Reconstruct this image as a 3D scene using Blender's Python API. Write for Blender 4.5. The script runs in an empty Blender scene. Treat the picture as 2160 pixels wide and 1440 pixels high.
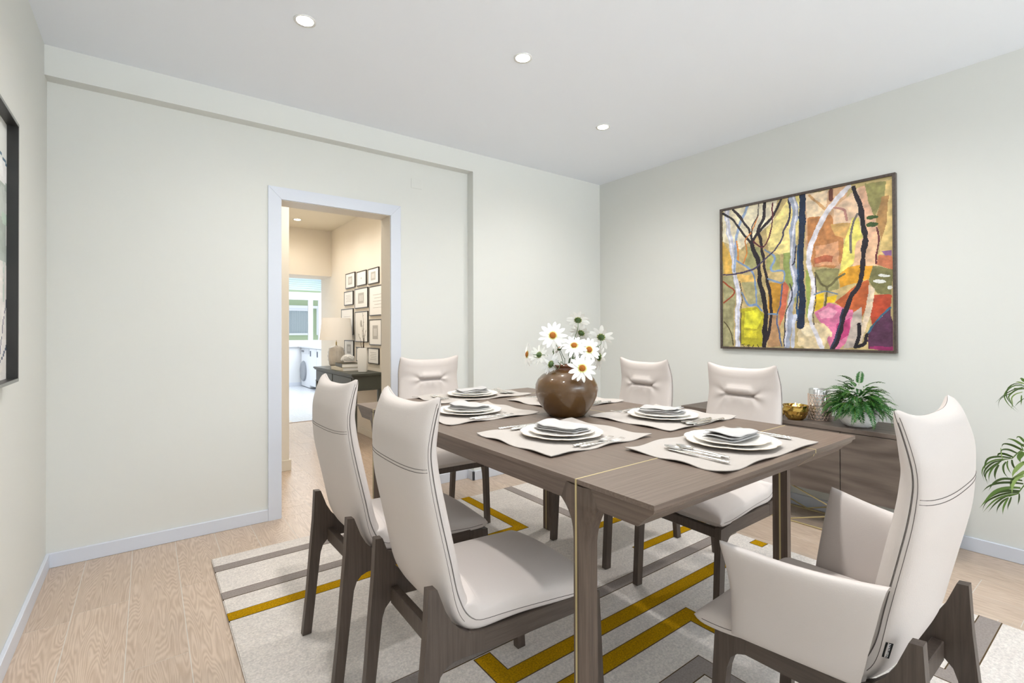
import bpy, bmesh, math, random
from mathutils import Vector, Matrix
random.seed(7)
S = bpy.context.scene
COL = S.collection
PI = math.pi
# ------------------------------------------------------------------ camera
CAMZ = 1.17
cam = bpy.data.cameras.new('camera'); camo = bpy.data.objects.new('camera', cam); COL.objects.link(camo)
cam.sensor_fit = 'HORIZONTAL'; cam.sensor_width = 36; cam.lens = 36*1027.7/2160; cam.shift_y = -29.6/2160
cam.clip_start = .02
yaw, pit, rol = .6426, .0062, -.0035
fw = Vector((math.sin(yaw)*math.cos(pit), math.cos(yaw)*math.cos(pit), math.sin(pit)))
r0 = Vector((math.cos(yaw), -math.sin(yaw), 0)); u0 = r0.cross(fw)
rt = r0*math.cos(rol)+u0*math.sin(rol); up = -r0*math.sin(rol)+u0*math.cos(rol)
m = Matrix((rt, up, -fw)).transposed().to_4x4(); m.translation = Vector((0, 0, CAMZ)); camo.matrix_world = m
S.camera = camo
# ------------------------------------------------------------------ world, lights, exposure
W = bpy.data.worlds.new('world'); S.world = W; W.use_nodes = True
W.node_tree.nodes['Background'].inputs[0].default_value = (.86, .93, 1, 1)
W.node_tree.nodes['Background'].inputs[1].default_value = 1.15
S.view_settings.view_transform = 'Standard'; S.view_settings.look = 'None'
S.view_settings.gamma = 1; S.view_settings.use_curve_mapping = False
S.view_settings.exposure = 0.38
DGR = math.radians; XLW = -.46
def area(name, loc, rot, sx, sy, power, color=(1, 1, 1), spread=PI):
    l = bpy.data.lights.new(name, 'AREA'); l.shape = 'RECTANGLE'; l.size = sx; l.size_y = sy
    l.energy = power; l.color = color; l.spread = spread
    o = bpy.data.objects.new(name, l); COL.objects.link(o); o.location = loc; o.rotation_euler = rot; return o
# unseen area light added behind the camera, aimed up to bounce off the ceiling
area('added_ceiling_uplight', (1.55, -5.5, 1.2), (PI/2+.85, 0, 0), 3.6, 2.0, 230, (.87, .945, 1), DGR(96))
for yy_, pw_ in ((.95, 34), (-2.6, 2)):          # unseen ceiling spotlights, guessed from vase glints, placed to add top light
    for xx_ in (.57, 1.54, 2.51):
        l_ = bpy.data.lights.new('spot_lamp', 'SPOT'); l_.energy = pw_; l_.color = (1, .985, .97); l_.spot_size = 2.8; l_.spot_blend = 1; l_.shadow_soft_size = .05
        lo_ = bpy.data.objects.new('spot_lamp', l_); COL.objects.link(lo_); lo_.location = (xx_, yy_, 2.54)
# unseen fill light added under the kitchen ceiling in place of window daylight
area('kitchen_fill_light', (2.6, 9.2, 2.44), (0, 0, 0), 1.2, 2.4, 60, (.93, .97, 1))
HL = [(.567, 2.305), (1.541, 1.957), (2.509, 2.299)]
CEIL = 2.567

# ------------------------------------------------------------------ materials
MATS = {}
def s2l(c): return tuple(((v/255)/12.92 if v/255 <= .04045 else ((v/255+.055)/1.055)**2.4) for v in c)+(1,)
def mat(name, col, rough=.5, metal=0, spec=.5, coat=0, bump=None, var=None, emit=None, trans=0, sheen=0, speck=None):
    """bump=(scale,strength), var=(scale,amount,stretch vector)"""
    if name in MATS: return MATS[name]
    m = bpy.data.materials.new(name); m.use_nodes = True; nt = m.node_tree; N = nt.nodes; L = nt.links
    b = N['Principled BSDF']; b.inputs['Base Color'].default_value = s2l(col)
    b.inputs['Roughness'].default_value = rough; b.inputs['Metallic'].default_value = metal
    b.inputs['Specular IOR Level'].default_value = spec; b.inputs['Coat Weight'].default_value = coat
    b.inputs['Transmission Weight'].default_value = trans; b.inputs['Sheen Weight'].default_value = sheen
    if emit: b.inputs['Emission Color'].default_value = s2l(emit[0]); b.inputs['Emission Strength'].default_value = emit[1]
    tc = N.new('ShaderNodeTexCoord')
    if var:
        mp = N.new('ShaderNodeMapping'); mp.inputs['Scale'].default_value = var[2]
        L.new(tc.outputs['Object'], mp.inputs[0])
        n = N.new('ShaderNodeTexNoise'); n.inputs['Scale'].default_value = var[0]; n.inputs['Detail'].default_value = 5
        L.new(mp.outputs[0], n.inputs['Vector'])
        mx = N.new('ShaderNodeMix'); mx.data_type = 'RGBA'
        k = var[1]; c = s2l(col)
        mx.inputs['A'].default_value = tuple(min(1, v*(1-k)) for v in c[:3])+(1,)
        mx.inputs['B'].default_value = tuple(min(1, v*(1+k)) for v in c[:3])+(1,)
        L.new(n.outputs[0], mx.inputs['Factor']); L.new(mx.outputs['Result'], b.inputs['Base Color'])
    if speck:
        n4 = N.new('ShaderNodeTexNoise'); n4.inputs['Scale'].default_value = speck[0]; n4.inputs['Detail'].default_value = 3
        L.new(tc.outputs['Object'], n4.inputs['Vector'])
        mr = N.new('ShaderNodeMapRange'); mr.inputs[1].default_value = .3; mr.inputs[2].default_value = .7; mr.inputs[3].default_value = 1-speck[1]; mr.inputs[4].default_value = 1+speck[1]*.4
        L.new(n4.outputs[0], mr.inputs[0])
        hs = N.new('ShaderNodeHueSaturation'); L.new(mr.outputs[0], hs.inputs['Value'])
        if var: L.new(mx.outputs['Result'], hs.inputs['Color'])
        else: hs.inputs['Color'].default_value = s2l(col)
        L.new(hs.outputs[0], b.inputs['Base Color'])
    if bump:
        n2 = N.new('ShaderNodeTexNoise'); n2.inputs['Scale'].default_value = bump[0]; n2.inputs['Detail'].default_value = 4
        L.new(tc.outputs['Object'], n2.inputs['Vector'])
        bp = N.new('ShaderNodeBump'); bp.inputs['Strength'].default_value = bump[1]; bp.inputs['Distance'].default_value = .004 if bump[1] >= 1 else .002
        L.new(n2.outputs[0], bp.inputs['Height']); L.new(bp.outputs[0], b.inputs['Normal'])
    MATS[name] = m; return m
def wood(name, dark, light, stretch=(9, 1, 9), scale=5, wave=0, rough=.45, coat=0, use='Object', dist=2.0, fine=1.0, rnd=0.0):
    if name in MATS: return MATS[name]
    m = bpy.data.materials.new(name); m.use_nodes = True; nt = m.node_tree; N = nt.nodes; L = nt.links
    b = N['Principled BSDF']; b.inputs['Roughness'].default_value = rough; b.inputs['Coat Weight'].default_value = coat
    tc = N.new('ShaderNodeTexCoord'); mp = N.new('ShaderNodeMapping'); mp.inputs['Scale'].default_value = stretch
    oi = N.new('ShaderNodeObjectInfo'); add = N.new('ShaderNodeVectorMath'); add.operation = 'ADD'
    sc = N.new('ShaderNodeMath'); sc.operation = 'MULTIPLY'; sc.inputs[1].default_value = 37.0*(1 if rnd else 0)
    L.new(oi.outputs['Random'], sc.inputs[0]); L.new(tc.outputs['Object'], add.inputs[0]); L.new(sc.outputs[0], add.inputs[1])
    L.new(add.outputs[0], mp.inputs[0])
    n = N.new('ShaderNodeTexNoise'); n.inputs['Scale'].default_value = scale; n.inputs['Detail'].default_value = 6
    n.inputs['Roughness'].default_value = .6; n.inputs['Distortion'].default_value = .25
    L.new(mp.outputs[0], n.inputs['Vector'])
    fac = n.outputs[0]
    if wave:
        # growth rings: bands of a smooth noise field stretched along the board
        n3 = N.new('ShaderNodeTexNoise'); n3.inputs['Scale'].default_value = dist; n3.inputs['Detail'].default_value = 2.5
        mp2 = N.new('ShaderNodeMapping'); mp2.inputs['Scale'].default_value = tuple(max(.5, v*.22) for v in stretch)
        L.new(add.outputs[0], mp2.inputs[0]); L.new(mp2.outputs[0], n3.inputs['Vector'])
        mu = N.new('ShaderNodeMath'); mu.operation = 'MULTIPLY'; mu.inputs[1].default_value = wave
        L.new(n3.outputs[0], mu.inputs[0])
        fr = N.new('ShaderNodeMath'); fr.operation = 'SINE'; L.new(mu.outputs[0], fr.inputs[0])
        mr = N.new('ShaderNodeMapRange'); mr.inputs[1].default_value = -1; mr.inputs[2].default_value = 1
        mr.inputs[3].default_value = .28; mr.inputs[4].default_value = .72
        L.new(fr.outputs[0], mr.inputs[0])
        av = N.new('ShaderNodeMix'); av.data_type = 'FLOAT'; av.inputs[0].default_value = .5
        L.new(mr.outputs[0], av.inputs[2]); L.new(n.outputs[0], av.inputs[3]); fac = av.outputs[0]
    rp = N.new('ShaderNodeValToRGB'); rp.color_ramp.elements[0].position = .33; rp.color_ramp.elements[1].position = .66
    rp.color_ramp.elements[0].color = s2l(dark); rp.color_ramp.elements[1].color = s2l(light)
    L.new(fac, rp.inputs[0])
    out = rp.outputs[0]
    if rnd:
        hs = N.new('ShaderNodeHueSaturation'); mr2 = N.new('ShaderNodeMapRange')
        mr2.inputs[3].default_value = 1-rnd; mr2.inputs[4].default_value = 1+rnd
        L.new(oi.outputs['Random'], mr2.inputs[0]); L.new(mr2.outputs[0], hs.inputs['Value']); L.new(out, hs.inputs['Color']); out = hs.outputs[0]
    L.new(out, b.inputs['Base Color'])
    bp = N.new('ShaderNodeBump'); bp.inputs['Strength'].default_value = .12*fine; bp.inputs['Distance'].default_value = .0015
    L.new(fac, bp.inputs['Height']); L.new(bp.outputs[0], b.inputs['Normal'])
    MATS[name] = m; return m
WALL = mat('wall_paint', (225, 226, 221), .85, bump=(300, .08))
CEILM = mat('ceiling_paint', (242, 246, 252), .9)
HALLW = mat('hall_wall_paint', (240, 232, 218), .85)
KWALL = mat('kitchen_wall_paint', (232, 234, 236), .8)
TRIM = mat('trim_white_lacquer', (218, 223, 233), .35)
JAMB = mat('jamb_lacquer', (222, 214, 200), .4)
PLANK = wood('porcelain_oak_plank', (186, 163, 142), (212, 192, 173), (26, 2.4, 26), 3.2, wave=300, rough=.36, dist=1.5, fine=.6, rnd=.05)
GROUT = mat('grout', (214, 209, 201), .8)
TABLEW = wood('taupe_table_wood', (98, 83, 72), (118, 102, 90), (60, 1.6, 60), 3, rough=.42, fine=.4)
TABLEX = wood('taupe_table_wood_across', (102, 87, 76), (122, 106, 94), (1.6, 60, 60), 3, rough=.42, fine=.4)
TABLEV = wood('taupe_table_wood_upright', (78, 64, 54), (104, 88, 76), (40, 40, 1.6), 3, rough=.45, fine=.4)
CHAIRW = wood('dark_chair_wood', (70, 59, 52), (88, 76, 67), (40, 40, 2.0), 3, rough=.45, fine=.4)
CHAIRWX = wood('dark_chair_wood_long', (70, 59, 52), (88, 76, 67), (2.0, 40, 40), 3, rough=.45, fine=.4)
SIDEW = wood('greyed_walnut', (84, 73, 65), (113, 101, 92), (20, 1.6, 13), 2.5, wave=120, rough=.5, dist=.8, fine=.5)
LEATHER = mat('cream_leather', (208, 199, 193), .5, spec=.35, bump=(420, .18), var=(5, .03, (1, 1, 1)))
STITCH = mat('stitching', (92, 84, 80), .8)
BRASS = mat('brushed_brass', (206, 190, 142), .4, metal=.5)
RUGC = mat('rug_cream_pile', (246, 235, 227), 1, spec=.1, bump=(420, 1.0), var=(6, .13, (1, 12, 1)), speck=(150, .22), sheen=.2)
RUGY = mat('rug_mustard_pile', (204, 156, 14), 1, spec=.05, bump=(500, 1.0), speck=(170, .4))
RUGG = mat('rug_grey_pile', (166, 156, 150), 1, spec=.1, bump=(500, 1.0), var=(160, .3, (1, 1, 1)))
RUGD = mat('rug_groove', (92, 76, 54), 1, spec=.05)
LINEN = mat('grey_linen', (186, 179, 172), .9, bump=(900, .5), var=(200, .05, (1, 1, 1)))
NAPK = mat('napkin_cotton', (190, 188, 186), .9, bump=(700, .3))
CHINA = mat('white_china', (247, 244, 238), .18, spec=.5, coat=.3)
CHINAE = mat('china_rim', (238, 214, 180), .3)
SILVER = mat('silver_cutlery', (232, 230, 226), .2, metal=1)
VASEM = mat('brown_glazed_ceramic', (88, 60, 24), .4, spec=.3, coat=1, var=(160, .12, (1, 1, 1)))
VASEL = mat('brown_glaze_lip', (110, 62, 34), .15, coat=1)
PETAL = mat('white_petal', (250, 250, 246), .5)
PETALY = mat('petal_base', (226, 228, 150), .6)
DISC = mat('daisy_disc', (190, 112, 22), .7, bump=(900, 1))
DGREEN = mat('daisy_green', (72, 96, 48), .6)
BLACKM = mat('black_frame', (38, 37, 35), .35)
SHEENF = mat('black_frame_sheen', (120, 122, 118), .3)  # glossy reflection on the black frame's front, painted as grey
DKFRAME = wood('dark_bronze_frame', (66, 56, 50), (92, 80, 72), (30, 30, 30), 3, rough=.4)
GREENC = mat('dark_green_console_paint', (72, 76, 70), .45)
WHITEC = mat('white_ceramic', (240, 240, 238), .3)
SHADE = mat('linen_lamp_shade', (244, 240, 234), .8)
WICK = mat('black_gap', (25, 22, 20), .7)
PAPER = mat('white_paper', (246, 245, 242), .7)
PRINTG = mat('grey_print', (190, 188, 184), .8)

# ------------------------------------------------------------------ mesh helpers
class MB:
    def __init__(s): s.v = []; s.f = []
    def add(s, V, F):
        k = len(s.v); s.v += [tuple(p) for p in V]; s.f += [tuple(i+k for i in f) for f in F]; return s
    def box(s, x0, x1, y0, y1, z0, z1):
        V = [(x, y, z) for z in (z0, z1) for y in (y0, y1) for x in (x0, x1)]
        return s.add(V, [(0, 2, 3, 1), (4, 5, 7, 6), (0, 1, 5, 4), (2, 6, 7, 3), (0, 4, 6, 2), (1, 3, 7, 5)])
    def bbox(s, x0, x1, y0, y1, z0, z1, r=.003, seg=1):
        bm = bmesh.new(); bmesh.ops.create_cube(bm, size=1)
        for v in bm.verts: v.co = Vector(((x0+x1)/2+v.co.x*(x1-x0), (y0+y1)/2+v.co.y*(y1-y0), (z0+z1)/2+v.co.z*(z1-z0)))
        bmesh.ops.bevel(bm, geom=bm.edges[:], offset=r, segments=seg, affect='EDGES')
        bm.verts.index_update()
        s.add([v.co[:] for v in bm.verts], [[v.index for v in f.verts] for f in bm.faces]); bm.free(); return s
    def prism(s, pts, axis, a, b):
        """closed polygon pts (2D) extruded along axis between a and b; remaining axes in xyz order"""
        def P(p, t):
            q = list(p); q.insert(axis, t); return tuple(q)
        n = len(pts); V = [P(p, a) for p in pts]+[P(p, b) for p in pts]
        return s.add(V, [tuple(range(n))[::-1], tuple(range(n, 2*n))]+[(i, (i+1) % n, n+(i+1) % n, n+i) for i in range(n)])
    def tube(s, pts, r, n=6, cap=True, r1=None):
        pts = [Vector(p) for p in pts]; k = len(pts); V = []; F = []
        up_ = Vector((0, 0, 1)); t0 = (pts[1]-pts[0]).normalized()
        if abs(t0.dot(up_)) > .95: up_ = Vector((1, 0, 0))
        for i, p in enumerate(pts):
            t = (pts[min(i+1, k-1)]-pts[max(i-1, 0)]).normalized()
            a = t.cross(up_).normalized(); b = t.cross(a).normalized(); up_ = a.cross(t) if a.length else up_
            rr = r if r1 is None else r+(r1-r)*i/(k-1)
            for j in range(n):
                th = 2*PI*j/n; V.append(p+a*rr*math.cos(th)+b*rr*math.sin(th))
        for i in range(k-1):
            for j in range(n): F.append((i*n+j, i*n+(j+1) % n, (i+1)*n+(j+1) % n, (i+1)*n+j))
        if cap: F += [tuple(range(n)), tuple(range((k-1)*n, k*n))[::-1]]
        return s.add(V, F)
    def lathe(s, prof, n=48, c=(0, 0, 0), rad=None, cap=True):
        V = []; F = []; k = len(prof)
        for i, (r, z) in enumerate(prof):
            for j in range(n):
                th = 2*PI*j/n; rr = r*(rad(th, i) if rad else 1)
                V.append((c[0]+rr*math.cos(th), c[1]+rr*math.sin(th), c[2]+z))
        for i in range(k-1):
            for j in range(n): F.append((i*n+j, i*n+(j+1) % n, (i+1)*n+(j+1) % n, (i+1)*n+j))
        if cap: F += [tuple(range(n))[::-1], tuple(range((k-1)*n, k*n))]
        return s.add(V, F)
    def grid(s, P, nu, nv):
        V = [P(i/(nu-1), j/(nv-1)) for j in range(nv) for i in range(nu)]
        return s.add(V, [(j*nu+i, j*nu+i+1, (j+1)*nu+i+1, (j+1)*nu+i) for j in range(nv-1) for i in range(nu-1)])
    def obj(s, name, m_, parent=None, smooth=False, angle=None, weld=False, mats=None, midx=None):
        me = bpy.data.meshes.new(name); me.from_pydata(s.v, [], s.f)
        bm = bmesh.new(); bm.from_mesh(me)
        if weld: bmesh.ops.remove_doubles(bm, verts=bm.verts, dist=1e-5)
        bmesh.ops.recalc_face_normals(bm, faces=bm.faces); bm.to_mesh(me); bm.free()
        me.materials.append(m_)
        for x in (mats or []): me.materials.append(x)
        if midx:
            for i, f in enumerate(me.polygons): f.material_index = midx(f)
        if smooth or angle is not None: me.shade_smooth()
        if angle is not None: me.set_sharp_from_angle(angle=math.radians(angle))
        o = bpy.data.objects.new(name, me); COL.objects.link(o)
        if parent: o.parent = parent
        return o
def empty(name, loc=(0, 0, 0), rz=0):
    o = bpy.data.objects.new(name, None); COL.objects.link(o); o.location = loc; o.rotation_euler = (0, 0, rz); o.empty_display_size = .1; return o
def tag(o, label, cat, group=None):
    o['label'] = label; o['category'] = cat
    if group: o['group'] = group
    return o
def struct(o, label=None):
    o['kind'] = 'structure'
    if label: o['label'] = label
    return o
def copy_tree(o, parent=None):
    c = o.copy(); COL.objects.link(c); c.parent = parent
    for ch in o.children: copy_tree(ch, c)
    return c
def sm(x): x = max(0, min(1, x)); return x*x*(3-2*x)
def interp(T, x):
    if x <= T[0][0]: return T[0][1]
    for (a, fa), (b, fb) in zip(T, T[1:]):
        if x <= b: return fa+(fb-fa)*sm((x-a)/(b-a))
    return T[-1][1]
def crom(pts, n):
    """Catmull-Rom through 2D/3D points, resampled to n points evenly"""
    P = [Vector(p) for p in pts]; P = [P[0]*2-P[1]]+P+[P[-1]*2-P[-2]]; out = []
    for i in range(1, len(P)-2):
        for k in range(16):
            t = k/16; out.append(.5*((2*P[i])+(P[i+1]-P[i-1])*t+(2*P[i-1]-5*P[i]+4*P[i+1]-P[i+2])*t*t+(3*P[i]-P[i-1]-3*P[i+1]+P[i+2])*t**3))
    out.append(P[-2])
    L = [0]
    for a, b in zip(out, out[1:]): L.append(L[-1]+(b-a).length)
    res = []; j = 0
    for i in range(n):
        d = L[-1]*i/(n-1)
        while j < len(L)-2 and L[j+1] < d: j += 1
        t = (d-L[j])/max(1e-9, L[j+1]-L[j]); res.append(out[j].lerp(out[j+1], t))
    return res, L[-1]
# ================================================================== THE SETTING
XL, XR, YF, YB, YBACK = -.4015, 3.489, 3.243, 3.325, -5.7
HXR, HYE, HZ = 1.965, 6.64, 2.50          # hall: right wall, header wall, ceiling
DX0, DX1, DZ, DYB = .674, 1.398, 1.999, 3.485
# floor of grout with one object per porcelain plank
fl = struct(MB().box(XL-.3, 3.7, YBACK-.2, 11.3, -.05, -.0007).obj('floor', GROUT), 'pale grout bed under wood-look porcelain planks')
random.seed(3)
def planks(x0, x1, y0, y1, lim=1e9):
    i0 = math.floor((x0+.249)/.187); n = 0
    known = {-1: 2.66, 0: 2.715, 1: 2.143, 2: 2.70, 15: 1.605, 16: .342}
    for i in range(i0, 40):
        a = -.249+.187*i
        if a >= x1: break
        off = known.get(i, ((i*.437) % 1)*1.2)
        y = off-1.2*math.ceil((off-y0)/1.2)
        while y < y1:
            X0, X1, Y0, Y1 = max(a, x0)+.0014, min(a+.187, x1)-.0014, max(y, y0)+.0014, min(y+1.2, y1)-.0014
            if X1-X0 > .004 and Y1-Y0 > .004:
                MB().box(X0, X1, Y0, Y1, -.012, random.uniform(-.0003, 0)).obj('plank', PLANK, fl)
            y += 1.2
planks(XL, XR, -1.2, YB)
o = MB().box(XL, XR, -5.7, -1.2, -.012, 0).obj('plank_field', PLANK, fl); o['kind'] = 'stuff'
planks(DX0, DX1, YB, DYB)
planks(.2, HXR, DYB, 6.675)
PLANK = wood('pale_kitchen_plank', (196, 200, 206), (220, 224, 230), (26, 2.4, 26), 3.2, wave=190, rough=.3, dist=1.5, fine=.6, rnd=.03)  # window glare on the kitchen floor is put into this paler colour
planks(1.5, 3.3, 6.69, 11.15)
st = struct(MB().box(.9, HXR, 6.668, 6.692, -.01, .004).obj('trim_1', mat('threshold_strip', (150, 120, 92), .4)), 'thin brown threshold strip across the hall floor')
# dining room shell
struct(MB().box(XL-.15, 3.64, YBACK-.15, 3.325, CEIL, CEIL+.1).obj('ceiling', CEILM), 'plain white ceiling of the dining room')
struct(MB().box(XL-.15, XL, YBACK, 3.5, 0, CEIL).obj('wall_left', WALL), 'pale green-grey wall on the left')
struct(MB().box(XR, XR+.15, YBACK, 3.5, 0, CEIL).obj('wall_right', WALL), 'pale green-grey wall on the right, behind the painting')
w = MB().box(XL-.1, DX0, YB, DYB, 0, CEIL).box(DX1, 3.6, YB, DYB, 0, CEIL).box(DX0, DX1, YB, DYB, DZ, CEIL)
struct(w.obj('wall_back', WALL), 'pale green-grey wall with the open doorway')
PX, HB = 2.0498, CEIL-(CEIL-(1.2498+CAMZ)) if False else 2.4198
w = MB().prism([(XL, HB), (PX, HB), (PX, 0), (XR, 0), (XR, CEIL), (XL, CEIL)], 1, YF, YB+.002)
struct(w.obj('trim_2', WALL), 'shallow beam and pilaster standing proud of the doorway wall')
# wall behind the camera, with an added window opening sized for the light
w = MB().box(XL, XR, YBACK-.12, YBACK, 0, .9).box(XL, XR, YBACK-.12, YBACK, 2.4, CEIL).box(XL, .1, YBACK-.12, YBACK, .9, 2.4).box(3.0, XR, YBACK-.12, YBACK, .9, 2.4)
struct(w.obj('wall_front', WALL), 'wall behind the viewer with an assumed window opening')
# baseboards .072 high
bb = lambda n, *a: struct(MB().bbox(*a, r=.002).obj(n, TRIM), None)
bb('baseboard_left', XL, XL+.015, YBACK, YB-.015, 0, .072)
bb('baseboard_right', XR-.015, XR, YBACK, YF-.015, 0, .072)
b = MB().bbox(XL, .5975, YB-.015, YB, 0, .072, r=.002).bbox(1.473, PX-.015, YB-.015, YB, 0, .072, r=.002)
b.bbox(PX-.015, PX, YF-.015, YB, 0, .072, r=.002).bbox(PX-.015, XR, YF-.015, YF, 0, .072, r=.002)
struct(b.obj('baseboard_back', TRIM))
# doorway casing, mitred
d = struct(empty('door_1', (0, 0, 0)), 'white cased doorway without a door leaf, open to the hall')
c = .0755; yc0, yc1 = YB-.013, YB+.002
for pts in ([(DX0-c, 0), (DX0, 0), (DX0, DZ), (DX0-c, DZ+c)], [(DX1, 0), (DX1+c, 0), (DX1+c, DZ+c), (DX1, DZ)]):
    MB().prism(pts, 1, yc0, yc1).obj('side_casing', TRIM, d)
e = .0012
MB().prism([(DX0+e, DZ), (DX1-e, DZ), (DX1+c-e, DZ+c), (DX0-c+e, DZ+c)], 1, yc0, yc1).obj('head_casing', TRIM, d)
MB().box(DX0-.001, DX0+.003, YB-.001, DYB+.004, 0, DZ).obj('jamb_lining', JAMB, d)
MB().box(DX1-.003, DX1+.001, YB-.001, DYB+.004, 0, DZ).obj('jamb_lining', JAMB, d)
MB().box(DX0, DX1, YB-.001, DYB+.004, DZ-.003, DZ+.001).obj('head_lining', JAMB, d)
o = MB().bbox(1.562, 1.648, YB-.004, YB, 2.228, 2.30, r=.0015).obj('junction_box_cover', WALL)
tag(o, 'painted-over junction box cover high on the wall right of the doorway', 'cover plate')
# ---- hall
struct(MB().box(.0, .958, 4.42, 6.7, 0, HZ).obj('wall_hall_left', HALLW), 'warm cream wall end beyond the doorway on the left')
struct(MB().bbox(.0, .972, 4.405, 4.42, 0, .09, r=.002).bbox(.958, .972, 4.41, 6.6, 0, .09, r=.002).obj('baseboard_hall_left', mat('hall_trim', (236, 228, 212), .45)))
struct(MB().box(HXR, HXR+.12, DYB, 7.12, 0, HZ).obj('wall_hall_right', HALLW), 'warm cream hall wall that carries the picture gallery')
struct(MB().bbox(HXR-.014, HXR, DYB, 6.63, 0, .075, r=.002).obj('baseboard_hall_right', MATS['hall_trim']))
struct(MB().box(.9, HXR, HYE, 7.12, 1.897, HZ).obj('wall_hall_end', HALLW), 'cream header wall above the opening to the kitchen')
struct(MB().box(-.2, 3.6, DYB-.002, 7.12, HZ, HZ+.1).obj('ceiling_hall', mat('hall_ceiling_paint', (238, 230, 212), .9)), 'cream hall ceiling')
struct(MB().box(-.25, -.2, DYB, 4.45, 0, HZ).obj('wall_hall_far_left', HALLW))
# ---- kitchen
KY = 11.15
w = MB().box(.8, 2.0, KY, KY+.12, 0, 2.5).box(3.10, 3.6, KY, KY+.12, 0, 2.5).box(2.0, 3.10, KY, KY+.12, 0, .86).box(2.0, 3.10, KY, KY+.12, 2.34, 2.5)
struct(w.obj('wall_kitchen_back', KWALL), 'light grey kitchen wall below and around the window')
struct(MB().box(3.3, 3.42, 7.12, KY, 0, 2.5).obj('wall_kitchen_right', KWALL))
struct(MB().box(.75, .87, 7.12, KY, 0, 2.5).obj('wall_kitchen_left', KWALL))
struct(MB().box(.75, 3.42, 7.12, KY+.12, 2.5, 2.6).obj('ceiling_kitchen', CEILM))
struct(MB().bbox(.87, 3.3, KY-.014, KY, 0, .075, r=.002).obj('baseboard_kitchen', TRIM))
WINW = mat('white_window_frame', (240, 243, 248), .35)
win = struct(empty('window_1', (2.55, KY, .87)), 'white kitchen window with roller shutter box and sliding panes')
def wpart(n, mt, *a):
    o = MB().bbox(*a, r=.004).obj(n, mt); o.parent = win; o.matrix_parent_inverse = Matrix.Translation((-2.55, -KY, -.87)); return o
wpart('window_frame', WINW, 2.0, 3.1, KY+.01, KY+.07, .86, .975)
wpart('window_frame', WINW, 2.0, 3.1, KY+.01, KY+.07, 1.85, 2.015)
wpart('window_frame', WINW, 3.025, 3.1, KY+.01, KY+.07, .975, 1.85)
wpart('window_frame', WINW, 2.0, 2.06, KY+.01, KY+.07, .975, 1.85)
wpart('mullion', WINW, 2.812, 2.905, KY, KY+.07, .975, 1.85)
wpart('shutter_box', WINW, 2.0, 3.1, KY-.02, KY+.08, 2.325, 2.42)
BL = mat('pale_blue_shutter', (196, 216, 224), .5)
for k in range(6): wpart('shutter_slat', BL, 2.0, 3.1, KY+.05, KY+.066, 2.06+k*.044, 2.098+k*.044)
GL = bpy.data.materials.new('window_glass'); GL.use_nodes = True
g = GL.node_tree.nodes['Principled BSDF']; g.inputs['Roughness'].default_value = 0; g.inputs['Transmission Weight'].default_value = 1; g.inputs['IOR'].default_value = 1.02
wpart('pane', GL, 2.06, 2.812, KY+.035, KY+.04, .975, 1.85); wpart('pane', GL, 2.905, 3.025, KY+.035, KY+.04, .975, 1.85)
wpart('sill', WINW, 1.95, 3.15, KY-.06, KY+.01, .835, .86)
# appliances
APP = mat('white_enamel', (240, 243, 247), .3)
ws = tag(empty('washing_machine', (2.95, 10.75, 0)), 'white front-loading washing machine under the kitchen counter', 'washing machine')
inv = Matrix.Translation((-2.95, -10.75, 0))
def sub(o, p, iv): o.parent = p; o.matrix_parent_inverse = iv; return o
sub(MB().bbox(2.65, 3.25, 10.42, 11.1, .01, .82, r=.008).obj('body', APP), ws, inv)
prof = [(0, 0), (.0, .0)]
dr = MB().lathe([(.21, 0), (.215, .02), (.195, .035), (.16, .03)], 32)
o = dr.obj('door_ring', mat('grey_plastic', (150, 155, 162), .3), smooth=True); o.rotation_euler = (0, -PI/2, 0); o.location = (-.30, .13, .33); o.parent = ws
o = MB().lathe([(.001, .022), (.1, .03), (.16, .028)], 32).obj('door_glass', mat('dark_glass', (70, 78, 88), .08), smooth=True); o.rotation_euler = (0, -PI/2, 0); o.location = (-.30, .13, .33); o.parent = ws
o = MB().bbox(-.312, -.298, -.30, .30, .70, .80, r=.003).obj('control_panel', mat('panel_grey', (214, 218, 224), .3)); o.parent = ws
o = MB().bbox(-.316, -.31, .08, .26, .73, .77, r=.001).obj('display', mat('display_dark', (70, 76, 84), .2)); o.parent = ws
cb = tag(empty('kitchen_cabinet', (2.95, 9.9, 0)), 'white kitchen base cabinet beside the washing machine', 'cabinet')
o = MB().bbox(2.66, 3.25, 9.4, 10.4, .06, .82, r=.003).obj('carcass', APP); sub(o, cb, Matrix.Translation((-2.95, -9.9, 0)))
for y0, y1 in ((9.42, 9.89), (9.91, 10.38)):
    dd = MB().bbox(2.642, 2.66, y0, y1, .07, .815, r=.003).obj('cabinet_door', APP); sub(dd, cb, Matrix.Translation((-2.95, -9.9, 0)))
    h = MB().bbox(2.63, 2.643, y1-.075, y1-.05, .66, .77, r=.002).obj('handle', mat('dark_handle', (70, 80, 96), .4)); h.parent = dd
tag(MB().bbox(2.61, 3.28, 9.35, 11.13, .825, .86, r=.003).obj('kitchen_counter', mat('counter_white', (236, 238, 242), .3)), 'white worktop over washing machine and cabinet', 'worktop')
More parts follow.
